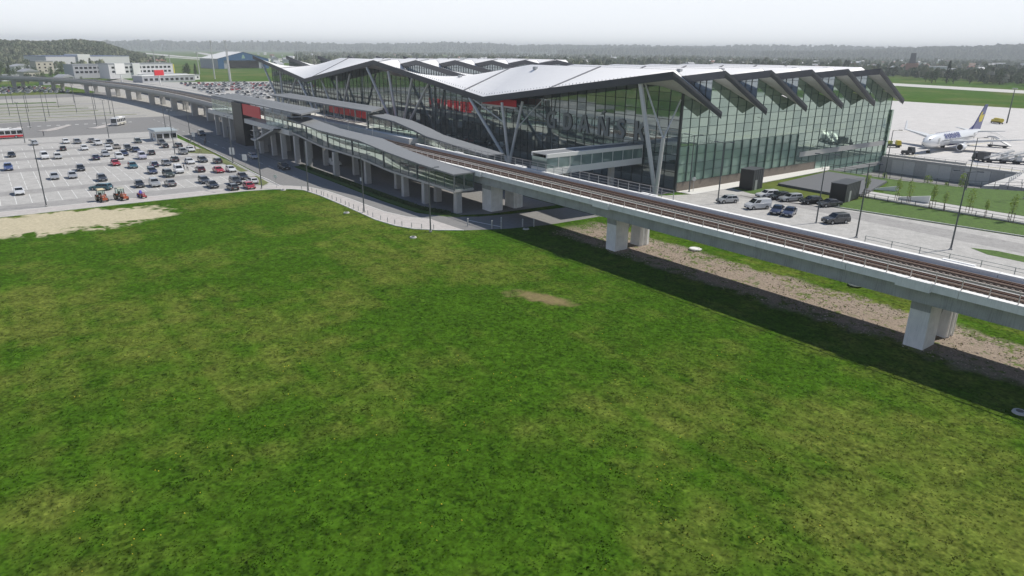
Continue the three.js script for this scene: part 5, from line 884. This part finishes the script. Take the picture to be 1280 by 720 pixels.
[[22.2, 17.4, 'pale broken concrete ring lying on the grass strip behind the gravel'], [46.5, 13.6, 'white concrete lid lying on the grass strip beyond the viaduct']].forEach(([x, z, l], i) => { const t = thing('concrete_ring', l, 'concrete ring', [x, 0.05 + (z < 14 ? groundHeight(x, z) : 0), z], 0.4 + i); const g = new THREE.TorusGeometry(0.75, 0.22, 8, 22); g.rotateX(Math.PI / 2); g.scale(1, 0.7, 1); g.translate(0, 0.14, 0); part('ring', g, M.concreteLight, t); part('slab', mb().hex([[-0.7, 0.05, 0.6], [0.9, 0.05, 0.5], [1, 0.05, -0.5], [-0.6, 0.05, -0.6], [-0.7, 0.3, 0.6], [0.9, 0.22, 0.5], [1, 0.2, -0.5], [-0.6, 0.28, -0.6]]), M.white, t); });
// kiosk between the lot and the bus stands
{
  const t = thing('kiosk', 'white kiosk with a grey flat roof between the parked cars and the bus stands', 'kiosk', [-172, 0.03, 57.4], 0.05);
  part('wall', mb().box(0, 1.6, 0, 9, 3.2, 6.5), M.white, t); part('roof', mb().taper(0, 0, 3.2, 3.6, 9.8, 7.3, 9.4, 6.9), std([0.35, 0.4, 0.42], 0.6), t);
  for (const z of [-2.2, 0, 2.2]) { const w = part('window', mb().box(4.51, 1.7, z, 0.06, 1.4, 1.7), CARGLASS, t); part('window_frame', mb().box(4.53, 0.95, z, 0.08, 0.1, 1.9).box(4.53, 2.45, z, 0.08, 0.1, 1.9), M.steel, w); }
  part('door', mb().box(-1.5, 1.1, 3.26, 1.2, 2.2, 0.06), M.darkSteel, t); part('window', mb().box(1.8, 1.7, 3.26, 3, 1.4, 0.06), CARGLASS, t);
}
// people: one continuous figure, copied
{
  const J = { head: [0, 1.62, 0.01], neck: [0, 1.45, 0], chest: [0, 1.28, 0], hip: [0, 0.95, 0] };
  const bones = [[J.neck, J.chest, 0.06, 0.13], [[-0.13, 1.36, 0], [0.13, 1.36, 0], 0.085, 0.085], [J.chest, J.hip, 0.14, 0.135], [[0, 1.5, 0], J.neck, 0.055, 0.06], [J.head, [0, 1.67, 0], 0.095, 0.1]];
  for (const s of [-1, 1]) { bones.push([[s * 0.19, 1.37, 0], [s * 0.24, 1.1, -0.02], 0.055, 0.045], [[s * 0.24, 1.1, -0.02], [s * 0.23, 0.86, 0.06], 0.044, 0.034], [[s * 0.23, 0.86, 0.06], [s * 0.22, 0.77, 0.09], 0.036, 0.025]); const f = s * 0.14; bones.push([[s * 0.08, 0.93, 0], [s * 0.1, 0.5, f], 0.088, 0.06], [[s * 0.1, 0.5, f], [s * 0.1, 0.09, f * 1.4], 0.058, 0.042], [[s * 0.1, 0.05, f * 1.4 - 0.03], [s * 0.11, 0.045, f * 1.4 + 0.15], 0.045, 0.035]); }
  const n = 56, mc = new MarchingCubes(n, new THREE.MeshBasicMaterial(), false, false, 60000); mc.isolation = 0;
  const sdf = (p) => { let d = 1e3; for (const [a, b, r0, r1] of bones) { const ab = [b[0] - a[0], b[1] - a[1], b[2] - a[2]], ap = [p[0] - a[0], p[1] - a[1], p[2] - a[2]]; const t = clamp((ap[0] * ab[0] + ap[1] * ab[1] + ap[2] * ab[2]) / (ab[0] ** 2 + ab[1] ** 2 + ab[2] ** 2)); const q = Math.hypot(ap[0] - ab[0] * t, ap[1] - ab[1] * t, ap[2] - ab[2] * t) - lerp(r0, r1, t); const k = 0.03, h = clamp(0.5 + 0.5 * (d - q) / k); d = d * (1 - h) + q * h - k * h * (1 - h); } return d; };
  for (let z = 0; z < n; z++) for (let y = 0; y < n; y++) for (let x = 0; x < n; x++) { const f = v => (v / n - 0.5) * 2; mc.field[x + y * n + z * n * n] = -sdf([f(x), f(y) + 0.9, f(z)]); }
  mc.update();
  const c = mc.count ?? mc.geometry.drawRange.count, P = mc.positionArray.slice(0, c * 3), N = mc.normalArray.slice(0, c * 3);
  const mk = (top, legs) => { const g = new THREE.BufferGeometry(), p = new Float32Array(P), k = new Float32Array(p.length); for (let i = 0; i < p.length; i += 3) { p[i + 1] += 0.9; const y = p[i + 1], z = p[i + 2], ax = Math.abs(p[i]); const q = y > 1.68 || (y > 1.58 && z < -0.01) ? [0.04, 0.03, 0.02] : y > 1.47 ? [0.42, 0.26, 0.19] : ax > 0.2 && y < 0.88 ? [0.42, 0.26, 0.19] : y > 0.93 || (ax > 0.18 && y > 0.8) ? top : y > 0.1 ? legs : [0.03, 0.03, 0.03]; k.set(q, i); } g.setAttribute('position', new THREE.Float32BufferAttribute(p, 3)); g.setAttribute('normal', new THREE.Float32BufferAttribute(new Float32Array(N), 3)); g.setAttribute('color', new THREE.Float32BufferAttribute(k, 3)); g.setAttribute('uv', new THREE.Float32BufferAttribute(new Float32Array(p.length / 3 * 2), 2)); return g; };
  const VM = std([1, 1, 1], 0.85, { vertexColors: true });
  const people = [[-102.4, 66.2, [0.03, 0.03, 0.04], 'person in dark clothes walking between the parked cars'], [-101.4, 65.6, [0.6, 0.6, 0.58], 'person in a white shirt and dark trousers walking between the parked cars'], [-156.3, 47.6, [0.03, 0.03, 0.05], 'person in dark clothes on the shaded station road by the lot verge'], [-150, 49.4, [0.05, 0.05, 0.06], 'person in dark clothes at the kerb of the station road'], [-205, 89.6, [0.12, 0.12, 0.14], 'person in a grey jacket standing beside the city bus']];
  people.forEach(([x, z, top, l], i) => { const o = single('person', mk(top, [0.04, 0.045, 0.06]), VM, l, 'person'); o.position.set(x, 0.04, z); o.rotation.y = i * 1.7; });
}

// ---------------------------------------------------------------- background: west buildings, hangar, town, trees, hills
const GY = PLATEAU - 0.1;
function block(name, label, cat, pos, turn, w, d, h, o) {
  const t = thing(name, label, cat, pos, turn);
  part('wall', mb().box(0, h / 2, 0, w, h, d), o.wall, t); part('roof', o.gable ? mb().hex([[-w / 2 - 0.6, h, d / 2 + 0.6], [w / 2 + 0.6, h, d / 2 + 0.6], [w / 2 + 0.6, h, -d / 2 - 0.6], [-w / 2 - 0.6, h, -d / 2 - 0.6], [-w / 2 - 0.6, h + o.gable, 0.05], [w / 2 + 0.6, h + o.gable, 0.05], [w / 2 + 0.6, h + o.gable, -0.05], [-w / 2 - 0.6, h + o.gable, -0.05]]) : mb().box(0, h + 0.3, 0, w + 0.5, 0.6, d + 0.5), o.roof, t);
  for (const [n, rows, ww, wh, y0, dy, span] of o.win || []) for (let r = 0; r < rows; r++) for (let k = 0; k < n; k++) part('window', mb().box(d ? d / 2 * 0 + w / 2 + 0.05 : 0, y0 + r * dy, lerp(-d / 2 + span, d / 2 - span, n > 1 ? k / (n - 1) : 0.5), 0.12, wh, ww), CARGLASS, t);
  for (const e of o.extra || []) part(e[0], e[1], e[2], t);
  return t;
}
const WALLW = mapped([0.62, 0.62, 0.63], 12, 0.08), WALLG = mapped([0.4, 0.41, 0.44], 12, 0.1), WALLT = mapped([0.5, 0.46, 0.4], 12, 0.1), ROOFG = std([0.3, 0.31, 0.33], 0.7), ROOFB = std([0.12, 0.16, 0.3], 0.6), TILE = std([0.27, 0.13, 0.1], 0.85);
block('office_block', 'white three-storey office block with dark windows and a yellow end wall', 'building', [-655, GY, -16], 0.38, 16, 62, 12.5, { wall: WALLW, roof: ROOFG, win: [[14, 2, 2.6, 1.7, 6, 3.6, 4]], extra: [['stair_tower', mb().box(8.4, 6.4, 6, 2, 13.4, 7), M.white], ['yellow_end', mb().box(3, 6, -32.2, 9, 12, 1), std([0.62, 0.56, 0.08], 0.7)], ['canopy', mb().box(14, 3.2, -16, 10, 0.6, 44), WALLG]] });
block('office_block', 'grey three-storey wing with dark windows beside the white office block', 'building', [-668, GY, 26], 0.38, 16, 26, 11.5, { wall: WALLG, roof: ROOFG, win: [[6, 2, 2.6, 1.7, 5.4, 3.6, 3]] });
block('warehouse', 'long pale warehouse with a blue-grey roof below the wooded hill', 'building', [-1010, GY, -6], 0.42, 50, 108, 15, { wall: WALLW, roof: ROOFB, win: [[12, 1, 3, 1.6, 5.4, 3, 6]], extra: [['white_annex', mb().box(12, 8.5, 8, 30, 18, 16), M.white]] });
block('apartment_block', 'beige block standing among trees beside the warehouse', 'building', [-800, GY, 49], 0.4, 12, 17, 12, { wall: WALLT, roof: ROOFG, win: [[3, 3, 1.6, 1.4, 3, 3.2, 3]] });
block('office_building', 'pale building with a dark blue roof at the foot of the wooded hill', 'building', [-1050, GY, 102], 0.4, 26, 34, 11, { wall: WALLW, roof: ROOFB, gable: 5, win: [[6, 2, 2, 1.5, 3.4, 3.6, 3]] });
block('terminal_annex', 'low grey building with a pale canopy behind the curved viaduct', 'building', [-560, GY, -20], 0.35, 14, 46, 5, { wall: WALLG, roof: M.white, win: [[10, 1, 2.6, 1.8, 2.4, 3, 3]] });
{ // hangar with a blue gable and an open doorway
  const t = thing('aircraft_hangar', 'aircraft hangar with a bright blue gable and dark open door', 'hangar', [-960, GY, -190], 0.14), w = 60, d = 72;
  part('wall', mb().span(-w / 2, w / 2, 0, 13, d / 2 - 0.5, d / 2), WALLG, t); part('wall', mb().span(-w / 2, w / 2, 0, 13, -d / 2, -d / 2 + 0.5), WALLG, t); part('rear_wall', mb().span(-w / 2, -w / 2 + 0.5, 0, 13, -d / 2 + 0.5, d / 2 - 0.5), WALLG, t);
  part('roof', mb().quad([-w / 2, 13, d / 2 + 1], [w / 2 + 1.2, 13, d / 2 + 1], [w / 2 + 1.2, 22, 0], [-w / 2, 22, 0]).quad([w / 2 + 1.2, 13, -d / 2 - 1], [-w / 2, 13, -d / 2 - 1], [-w / 2, 22, 0], [w / 2 + 1.2, 22, 0]).tri([-w / 2, 13, -d / 2], [-w / 2, 13, d / 2], [-w / 2, 22, 0]), M.white, t);
  const BLUE = std([0.012, 0.1, 0.24], 0.6), x0 = w / 2 + 0.02, x1 = w / 2 + 0.9;
  part('gable', mb().span(x0, x1, 0, 13, d / 2 - 8, d / 2).span(x0, x1, 0, 13, -d / 2, -d / 2 + 8).span(x0, x1, 10.8, 13, -d / 2 + 8, d / 2 - 8).hex([[x0, 13.01, d / 2], [x1, 13.01, d / 2], [x1, 13.01, -d / 2], [x0, 13.01, -d / 2], [x0, 21.8, 0.4], [x1, 21.8, 0.4], [x1, 21.8, -0.4], [x0, 21.8, -0.4]]), BLUE, t);
  for (const z of [-25, 25]) part('door_leaf', mb().box(x0 - 0.6, 5.4, z, 0.3, 10.6, 6), WALLG, t);
  part('emblem', mb().quad([x1 + 0.05, 13.4, 2.6], [x1 + 0.05, 13.4, -2.6], [x1 + 0.05, 18, -1], [x1 + 0.05, 18, 1]), std([0.3, 0.45, 0.35], 0.7), t);
}
{ // billboards beside the curved railway
  const mk = (label, x, z, face, w, h, y) => { const t = thing('billboard', label, 'billboard', [x, 0, z], 0.55 + Math.PI / 2); part('mast', mb().tube([0, 0, 0], [0, y, 0], 0.5, 0.45), M.white, t); part('face', mb().box(0, y + h / 2, 0.3, w, h, 0.4), face, t); part('frame', mb().box(0, y + h / 2, 0, w + 0.4, h + 0.4, 0.2), M.steelPale, t); return t; };
  mk('red billboard on a mast behind the curved viaduct', -505, -6, M.red, 8.5, 3.8, 9.5); mk('white billboard on a mast behind the curved viaduct', -560, 12, M.white, 9, 8, 9);
}
{ // apron floodlight masts by the hangar
  const mk = (x, z, h, l) => { const t = thing('floodlight_mast', l, 'floodlight', [x, GY, z], 0, 'tall floodlight masts'); part('mast', mb().tube([0, 0, 0], [0, h, 0], 0.6, 0.3), M.steelPale, t); part('lamp_ring', mb().box(0, h, 0, 4, 0.6, 1.6).box(0, h - 1.4, 0, 2.6, 0.4, 1.6), M.steelPale, t); return t; };
  for (const [x, z, h] of [[-600, -70, 33], [-560, -72, 33], [-520, -62, 26], [-900, -260, 36], [-700, -40, 24], [-740, -90, 22], [-820, -78, 18]]) mk(x, z, h, 'tall pale floodlight mast rising behind the rows of stored cars');
}
// rows of cars in the far parks: each its own object, simple at this size
{
  const body = mb().taper(0, 0, 0.25, 0.85, 4.2, 1.75, 4.0, 1.7).taper(-0.25, 0, 0.85, 1.45, 2.7, 1.6, 1.9, 1.35).build(), glass = mb().taper(-0.25, 0, 0.9, 1.34, 2.74, 1.63, 2.1, 1.44).build();
  const keys = ['w', 's', 'd', 'w', 'k', 'l', 'g', 'n', 'w', 'r', 's', 'd']; const protos = {};
  let n = 0;
  const put = (x, z, y, turn, where, group) => { const c = keys[Math.floor(rnd() * keys.length)], label = `small ${PAINT[c][0]} car ${where}`; if (protos[c]) dup(protos[c], [x, y, z], turn, label, group); else { const t = thing('stored_car', label, 'car', [x, y, z], turn, group); part('body', body, PAINT[c][1], t); part('windows', glass, CARGLASS, t); protos[c] = t; } n++; };
  for (let r = 0; r < 12; r++) for (let k = 0; k < 22; k++) { if (rnd() < 0.14 || n > 215) continue; const x = -318 - r * 17 - (r % 2 ? 4 : 0) + rr(-0.4, 0.4), z = -4 - k * 3.2 - r * 1.6; put(x, z, 2.57, rnd() < 0.5 ? 0 : Math.PI, 'in the crowded far car park behind the station', 'cars in the far car park'); }
  n = 0; for (let r = 0; r < 8; r++) for (let k = 0; k < 16; k++) { if (rnd() < 0.25) continue; put(-478 - r * 11, 54 + k * 3.2 + r * 2, 0.04, 0.3, 'in the lot beneath the curved viaduct', 'cars beneath the curved viaduct'); }
}
// small buildings and sheds among the trees west of the curved viaduct
[[-700, 6, 10, 22, 6, 'w'], [-720, 66, 12, 14, 7, 't'], [-690, 84, 10, 16, 5, 'w'], [-760, 16, 12, 26, 6, 'w'], [-830, 96, 14, 18, 8, 't'], [-880, 64, 16, 22, 8, 'w'], [-920, 40, 16, 20, 9, 'g'], [-650, 44, 8, 14, 4, 'w'], [-600, 56, 8, 18, 4, 'g'], [-780, -30, 12, 22, 6, 'w'], [-840, -50, 14, 26, 6, 't'], [-1150, -60, 20, 40, 9, 'w'], [-1200, -20, 20, 46, 9, 'g'], [-1240, -110, 22, 40, 8, 'w'], [-590, -44, 10, 20, 4, 'w'], [-1120, -120, 16, 24, 7, 't']].forEach(([x, z, w, d, h, k], i) => block('small_building', `low ${{ w: 'white', t: 'beige', g: 'grey' }[k]} building among the trees west of the curved viaduct`, 'building', [x, groundHeight(x, z) - 0.1, z], 0.3 + (i % 4) * 0.15, w, d, h, { wall: { w: WALLW, t: WALLT, g: WALLG }[k], roof: i % 3 ? ROOFG : TILE, gable: i % 2 ? 2.6 : 0, win: [[4, 1, 1.8, 1.4, h * 0.55, 3, 2.5]] }).userData.group = 'buildings west of the curved viaduct');
// trees: trunk, limbs and leaf clumps
const BARK2 = std([0.09, 0.07, 0.055], 1);
function crownGeo(n, w, h, blobs, leaf) { const g = mb(); for (let b = 0; b < blobs; b++) { const a = b * 2.4, q = b / blobs, R = w * (0.62 - 0.35 * q); const c = leafClump(Math.round(n / blobs), w * rr(0.42, 0.6), h * rr(0.2, 0.3), w * rr(0.42, 0.6), leaf); const ox = Math.cos(a) * R * (b ? 0.75 : 0), oz = Math.sin(a) * R * (b ? 0.75 : 0), oy = h * (0.35 + 0.55 * q) + rr(-0.06, 0.06) * h; for (let k = 0; k < c.p.length; k += 3) { c.p[k] += ox; c.p[k + 1] += oy; c.p[k + 2] += oz; } for (const v of c.p) g.p.push(v); for (const v of c.n) g.n.push(v); for (const v of c.u) g.u.push(v); } return g.build(); }
const trunkGeo = mb().tube([0, 0, 0], [0.1, 5.4, 0], 0.28, 0.12, 7).tube([0, 2.6, 0], [1.5, 5.6, 0.5], 0.11, 0.05, 5).tube([0, 3, 0], [-1.3, 6, -0.6], 0.11, 0.05, 5).tube([0, 3.4, 0], [0.2, 6.4, 1.3], 0.09, 0.04, 5).build();
const crowns = [crownGeo(420, 3.4, 8, 8, 0.42), crownGeo(420, 2.9, 9.5, 9, 0.4), crownGeo(360, 3.8, 7, 7, 0.45)];
const conifer = (() => { const g = mb(); for (let i = 0; i < 380; i++) { const q = Math.pow(rnd(), 0.8), y = 1 + q * 11, r = (1 - q) * 2.3 * Math.sqrt(rr(0.2, 1)) + 0.1, a = rnd() * 6.3, c = Math.cos(a), s = Math.sin(a), k = 0.42; g.tri([c * r - s * k, y, s * r + c * k], [c * r + s * k, y, s * r - c * k], [c * (r + 0.6), y - 0.5, s * (r + 0.6)]); } return g.build(); })();
const GREEN = [std([0.05, 0.085, 0.028], 1), std([0.075, 0.115, 0.035], 1), std([0.11, 0.14, 0.05], 1), std([0.035, 0.06, 0.025], 1)];
function tree(x, z, s, k, label, group) { const t = thing(k === 3 ? 'conifer_tree' : 'broadleaf_tree', label, 'tree', [x, groundHeight(x, z) - 0.1, z], rnd() * 6.3, group); part('trunk', trunkGeo, BARK2, t); part('crown', k === 3 ? conifer : crowns[k % 3], GREEN[k], t); t.scale.set(s, s * rr(0.9, 1.15), s); return t; }
[[-735, 28, 1.3, 3], [-738, 12, 1.5, 3], [-655, -58, 1.3, 0], [-652, -66, 1.1, 3], [-700, -70, 1.1, 1]].forEach(q => tree(...q, 'dark tree standing among the buildings by the office block', 'trees by the office block'));
[[-790, 70, 1.2, 0], [-800, 62, 1.1, 1], [-770, 58, 1.2, 0], [-780, 80, 1.2, 2], [-850, 84, 1.4, 0], [-760, 92, 1.2, 1], [-740, 66, 1, 0], [-720, 48, 1, 1], [-730, 80, 1.1, 3], [-700, 60, 0.9, 2], [-690, 46, 0.8, 0], [-860, 40, 1.2, 1], [-870, 12, 1.2, 0], [-640, 60, 1, 1], [-620, 72, 1, 0], [-640, 90, 1.1, 2], [-690, 78, 1, 1], [-710, 96, 1.1, 0], [-760, 40, 1, 2], [-830, 30, 1.2, 1], [-700, 30, 0.7, 2], [-730, -4, 0.8, 1], [-600, 84, 0.9, 1], [-660, 70, 0.9, 2], [-900, 70, 1.3, 0], [-910, 92, 1.3, 2], [-560, 40, 0.7, 1], [-575, 34, 0.6, 2], [-590, 44, 0.7, 0], [-900, -60, 1, 1], [-860, -70, 1.1, 2], [-780, -50, 0.9, 1]].forEach(q => tree(...q, 'leafy tree in the grove beyond the curved viaduct', 'trees beyond the curved viaduct'));
[[-230, -662, 1.5, 0], [-222, -676, 1.7, 3], [-214, -672, 1.4, 0], [-206, -690, 1.3, 2], [-238, -690, 1.2, 1], [-180, -690, 1.4, 1], [-160, -700, 1.3, 0], [-130, -700, 1.4, 2], [-196, -720, 1.5, 0], [-252, -700, 1, 1], [-110, -690, 1.2, 0], [-80, -690, 1.4, 1], [-146, -730, 1.3, 3]].forEach(q => tree(...q, 'round tree in the clump beyond the runway', 'trees beyond the runway'));
// town beyond the airfield
{
  const wallG = mb().box(0, 2.8, 0, 10, 5.6, 8).build(), roofG = mb().hex([[-5.4, 5.6, 4.5], [5.4, 5.6, 4.5], [5.4, 5.6, -4.5], [-5.4, 5.6, -4.5], [-5.4, 8.6, 0.05], [5.4, 8.6, 0.05], [5.4, 8.6, -0.05], [-5.4, 8.6, -0.05]]).build();
  const walls = [WALLW, WALLT, M.white, WALLG], roofs = [ROOFG, TILE, WALLW, std([0.2, 0.12, 0.09], 0.9)], kinds = ['white', 'beige', 'bright white', 'grey'], rk = ['grey', 'red', 'pale', 'brown'];
  for (let i = 0; i < 230; i++) { const right = i % 3 === 0, R = right ? rr(780, 2000) : rr(1000, 3200), th = right ? rr(22, 38) : rr(-20, 36), [x, z] = bearing(R, th); if (z > -800 && th > 12) continue; const k = [0, 2, 2, 3, 1, 2, 0][Math.floor(rnd() * 7)], t = thing('town_house', `small ${kinds[k]} house with a ${rk[k]} roof in the hazy town`, 'house', [x, GY, z], rnd() * 3.1, 'houses in the town'); part('wall', wallG, walls[k], t); part('roof', roofG, roofs[k], t); const s = rr(0.6, 1.35); t.scale.set(s * rr(0.8, 1.6), s, s); }
  const shed = (R, th, w, d, h, m, l) => { const [x, z] = bearing(R, th); block('town_hall_block', l, 'building', [x, GY, z], 0.93 + th * D2R * -1, w, d, h, { wall: m, roof: ROOFG, win: [[8, 1, 3, 1.6, h * 0.5, 3, 4]] }); };
  for (const [R, th, d] of [[1480, 18, 70], [1560, 20.5, 60], [1500, 23.4, 80], [1750, 15.5, 90], [2000, 26, 120], [1900, 9.5, 80], [2100, 4, 90], [1800, 29.5, 70], [2300, 20, 140], [1700, -4, 60], [2000, -9, 80]]) { const [x, z] = bearing(R, th); block('town_hall_block', 'long white hall with a white roof in the hazy town', 'building', [x, GY, z], 0.93 - th * D2R, 22, d, 9, { wall: WALLW, roof: M.white, win: [[8, 1, 3, 1.6, 4.5, 3, 4]] }).userData.group = 'white halls in the town'; }
  shed(1180, 30.6, 22, 40, 11, WALLW, 'pale works hall beside the red brick chimney house'); shed(1250, 16, 22, 90, 9, WALLW, 'long low white hall in the town beyond the roof ridge'); shed(1600, 12, 24, 120, 9, WALLW, 'long pale hall far out in the hazy town'); shed(1900, 34, 24, 160, 10, WALLG, 'long grey hall below the wooded rise'); shed(1400, 21, 24, 70, 10, WALLW, 'white hall in the town beyond the last roof gable');
  { const [x, z] = bearing(1120, 29); const t = thing('brick_house', 'pink brick building with a dark lattice tower on its roof', 'building', [x, GY, z], 0.4); part('wall', mb().box(0, 8, 0, 14, 16, 16), std([0.42, 0.24, 0.2], 0.9), t); part('tower', mb().taper(0, 0, 16, 29, 8, 8, 6, 6), std([0.2, 0.2, 0.21], 0.8), t); }
}
{ // woods, hedgerows and hills, too far to count
  const low = (() => { const g = mb(); for (let i = 0; i < 46; i++) { const a = rnd() * 6.3, e = Math.acos(rr(-0.5, 1)), r = rr(0.75, 1.05), y = Math.cos(e) * r, x = Math.sin(e) * Math.cos(a) * r, z = Math.sin(e) * Math.sin(a) * r, s = 0.36; g.tri([x - s * Math.sin(a), 1 + y - s * 0.3, z + s * Math.cos(a)], [x + s * Math.sin(a), 1 + y - s * 0.2, z - s * Math.cos(a)], [x * 0.9, 1 + y + s, z * 0.9]); } return g.build(); })();
  const WOOD = std([1, 1, 1], 1);
  const list = [], cols = []; const green = (k, d) => { const v = rr(0.7, 1.3); return d === 0 ? col(0.085 * v, 0.11 * v, 0.06 * v) : d === 1 ? col(0.14 * v, 0.165 * v, 0.09 * v) : d === 2 ? col(0.22 * v, 0.23 * v, 0.14 * v) : col(0.3 * v, 0.29 * v, 0.24 * v); };  // spring greens made paler, with part of the distance haze put into the colour
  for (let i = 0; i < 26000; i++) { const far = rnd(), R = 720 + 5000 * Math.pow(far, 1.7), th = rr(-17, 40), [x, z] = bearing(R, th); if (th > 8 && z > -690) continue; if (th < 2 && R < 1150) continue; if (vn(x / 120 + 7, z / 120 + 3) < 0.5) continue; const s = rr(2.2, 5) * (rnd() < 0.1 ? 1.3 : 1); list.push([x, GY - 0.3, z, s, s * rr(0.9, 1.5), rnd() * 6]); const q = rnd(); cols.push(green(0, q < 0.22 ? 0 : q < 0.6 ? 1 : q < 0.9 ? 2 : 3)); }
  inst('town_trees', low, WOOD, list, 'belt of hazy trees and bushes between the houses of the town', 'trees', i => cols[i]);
  // hedge scrub on the airfield's left edge
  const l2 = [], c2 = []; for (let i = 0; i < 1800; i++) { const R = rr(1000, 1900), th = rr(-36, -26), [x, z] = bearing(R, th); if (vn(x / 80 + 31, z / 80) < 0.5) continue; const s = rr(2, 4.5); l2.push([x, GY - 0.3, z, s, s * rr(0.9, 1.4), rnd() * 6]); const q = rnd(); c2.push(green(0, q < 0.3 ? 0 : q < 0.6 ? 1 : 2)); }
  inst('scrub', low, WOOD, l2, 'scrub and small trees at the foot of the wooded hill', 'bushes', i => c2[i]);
  // hills: terrain with woods on them
  const hill = (name, th0, th1, R0, R1, top, label, dens, size) => {
    const pos = [], idx = [], nt = 90, nr = 16; const H = (th, q) => top(th) * Math.sin(Math.PI * clamp(q)) ** 1.2 * (0.92 + 0.16 * vn(th * 0.7 + 5, q * 4));
    for (let j = 0; j <= nr; j++) for (let i = 0; i <= nt; i++) { const th = lerp(th0, th1, i / nt), q = j / nr, [x, z] = bearing(lerp(R0, R1, q), th); pos.push(x, GY - 1 + H(th, q), z); }
    for (let j = 0; j < nr; j++) for (let i = 0; i < nt; i++) { const a = j * (nt + 1) + i, b = a + 1, c = a + nt + 1, d = c + 1; idx.push(a, b, c, b, d, c); }
    const g = new THREE.BufferGeometry(); g.setAttribute('position', new THREE.Float32BufferAttribute(pos, 3)); g.setIndex(idx); g.computeVertexNormals(); g.setAttribute('uv', new THREE.Float32BufferAttribute(new Float32Array(pos.length / 3 * 2), 2));
    struct(name, g, std([0.05, 0.08, 0.035], 1));
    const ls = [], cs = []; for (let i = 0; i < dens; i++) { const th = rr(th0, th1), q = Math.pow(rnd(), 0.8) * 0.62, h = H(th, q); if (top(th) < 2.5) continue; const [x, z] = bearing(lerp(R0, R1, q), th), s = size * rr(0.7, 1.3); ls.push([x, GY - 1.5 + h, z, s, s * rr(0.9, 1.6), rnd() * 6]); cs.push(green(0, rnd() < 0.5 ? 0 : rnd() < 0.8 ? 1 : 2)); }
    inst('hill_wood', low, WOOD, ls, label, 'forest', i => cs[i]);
  };
  hill('hill', -80, -27, 1250, 2100, th => 25 * sst(-26.8, -30.5, th) + 2, 'dark wood covering the hill behind the warehouse', 30000, 3.4);
  hill('hill', -42, 62, 5400, 8200, th => 36 + 24 * vn(th * 0.22 + 3, 1) - 14 * sst(-14, -22, th), 'distant wood along the low hazy ridge', 9000, 11);
  hill('hill', 19, 52, 4000, 6400, th => 10 + 50 * sst(20, 37, th), 'wood on the rising hazy ridge beyond the runway', 9000, 9);
  hill('hill', 3, 20, 4600, 6200, th => 28 * Math.sin(Math.PI * clamp((th - 3) / 17)), 'wood on the middle hazy ridge beyond the town', 4000, 9);
}
renderer.render(scene, camera);
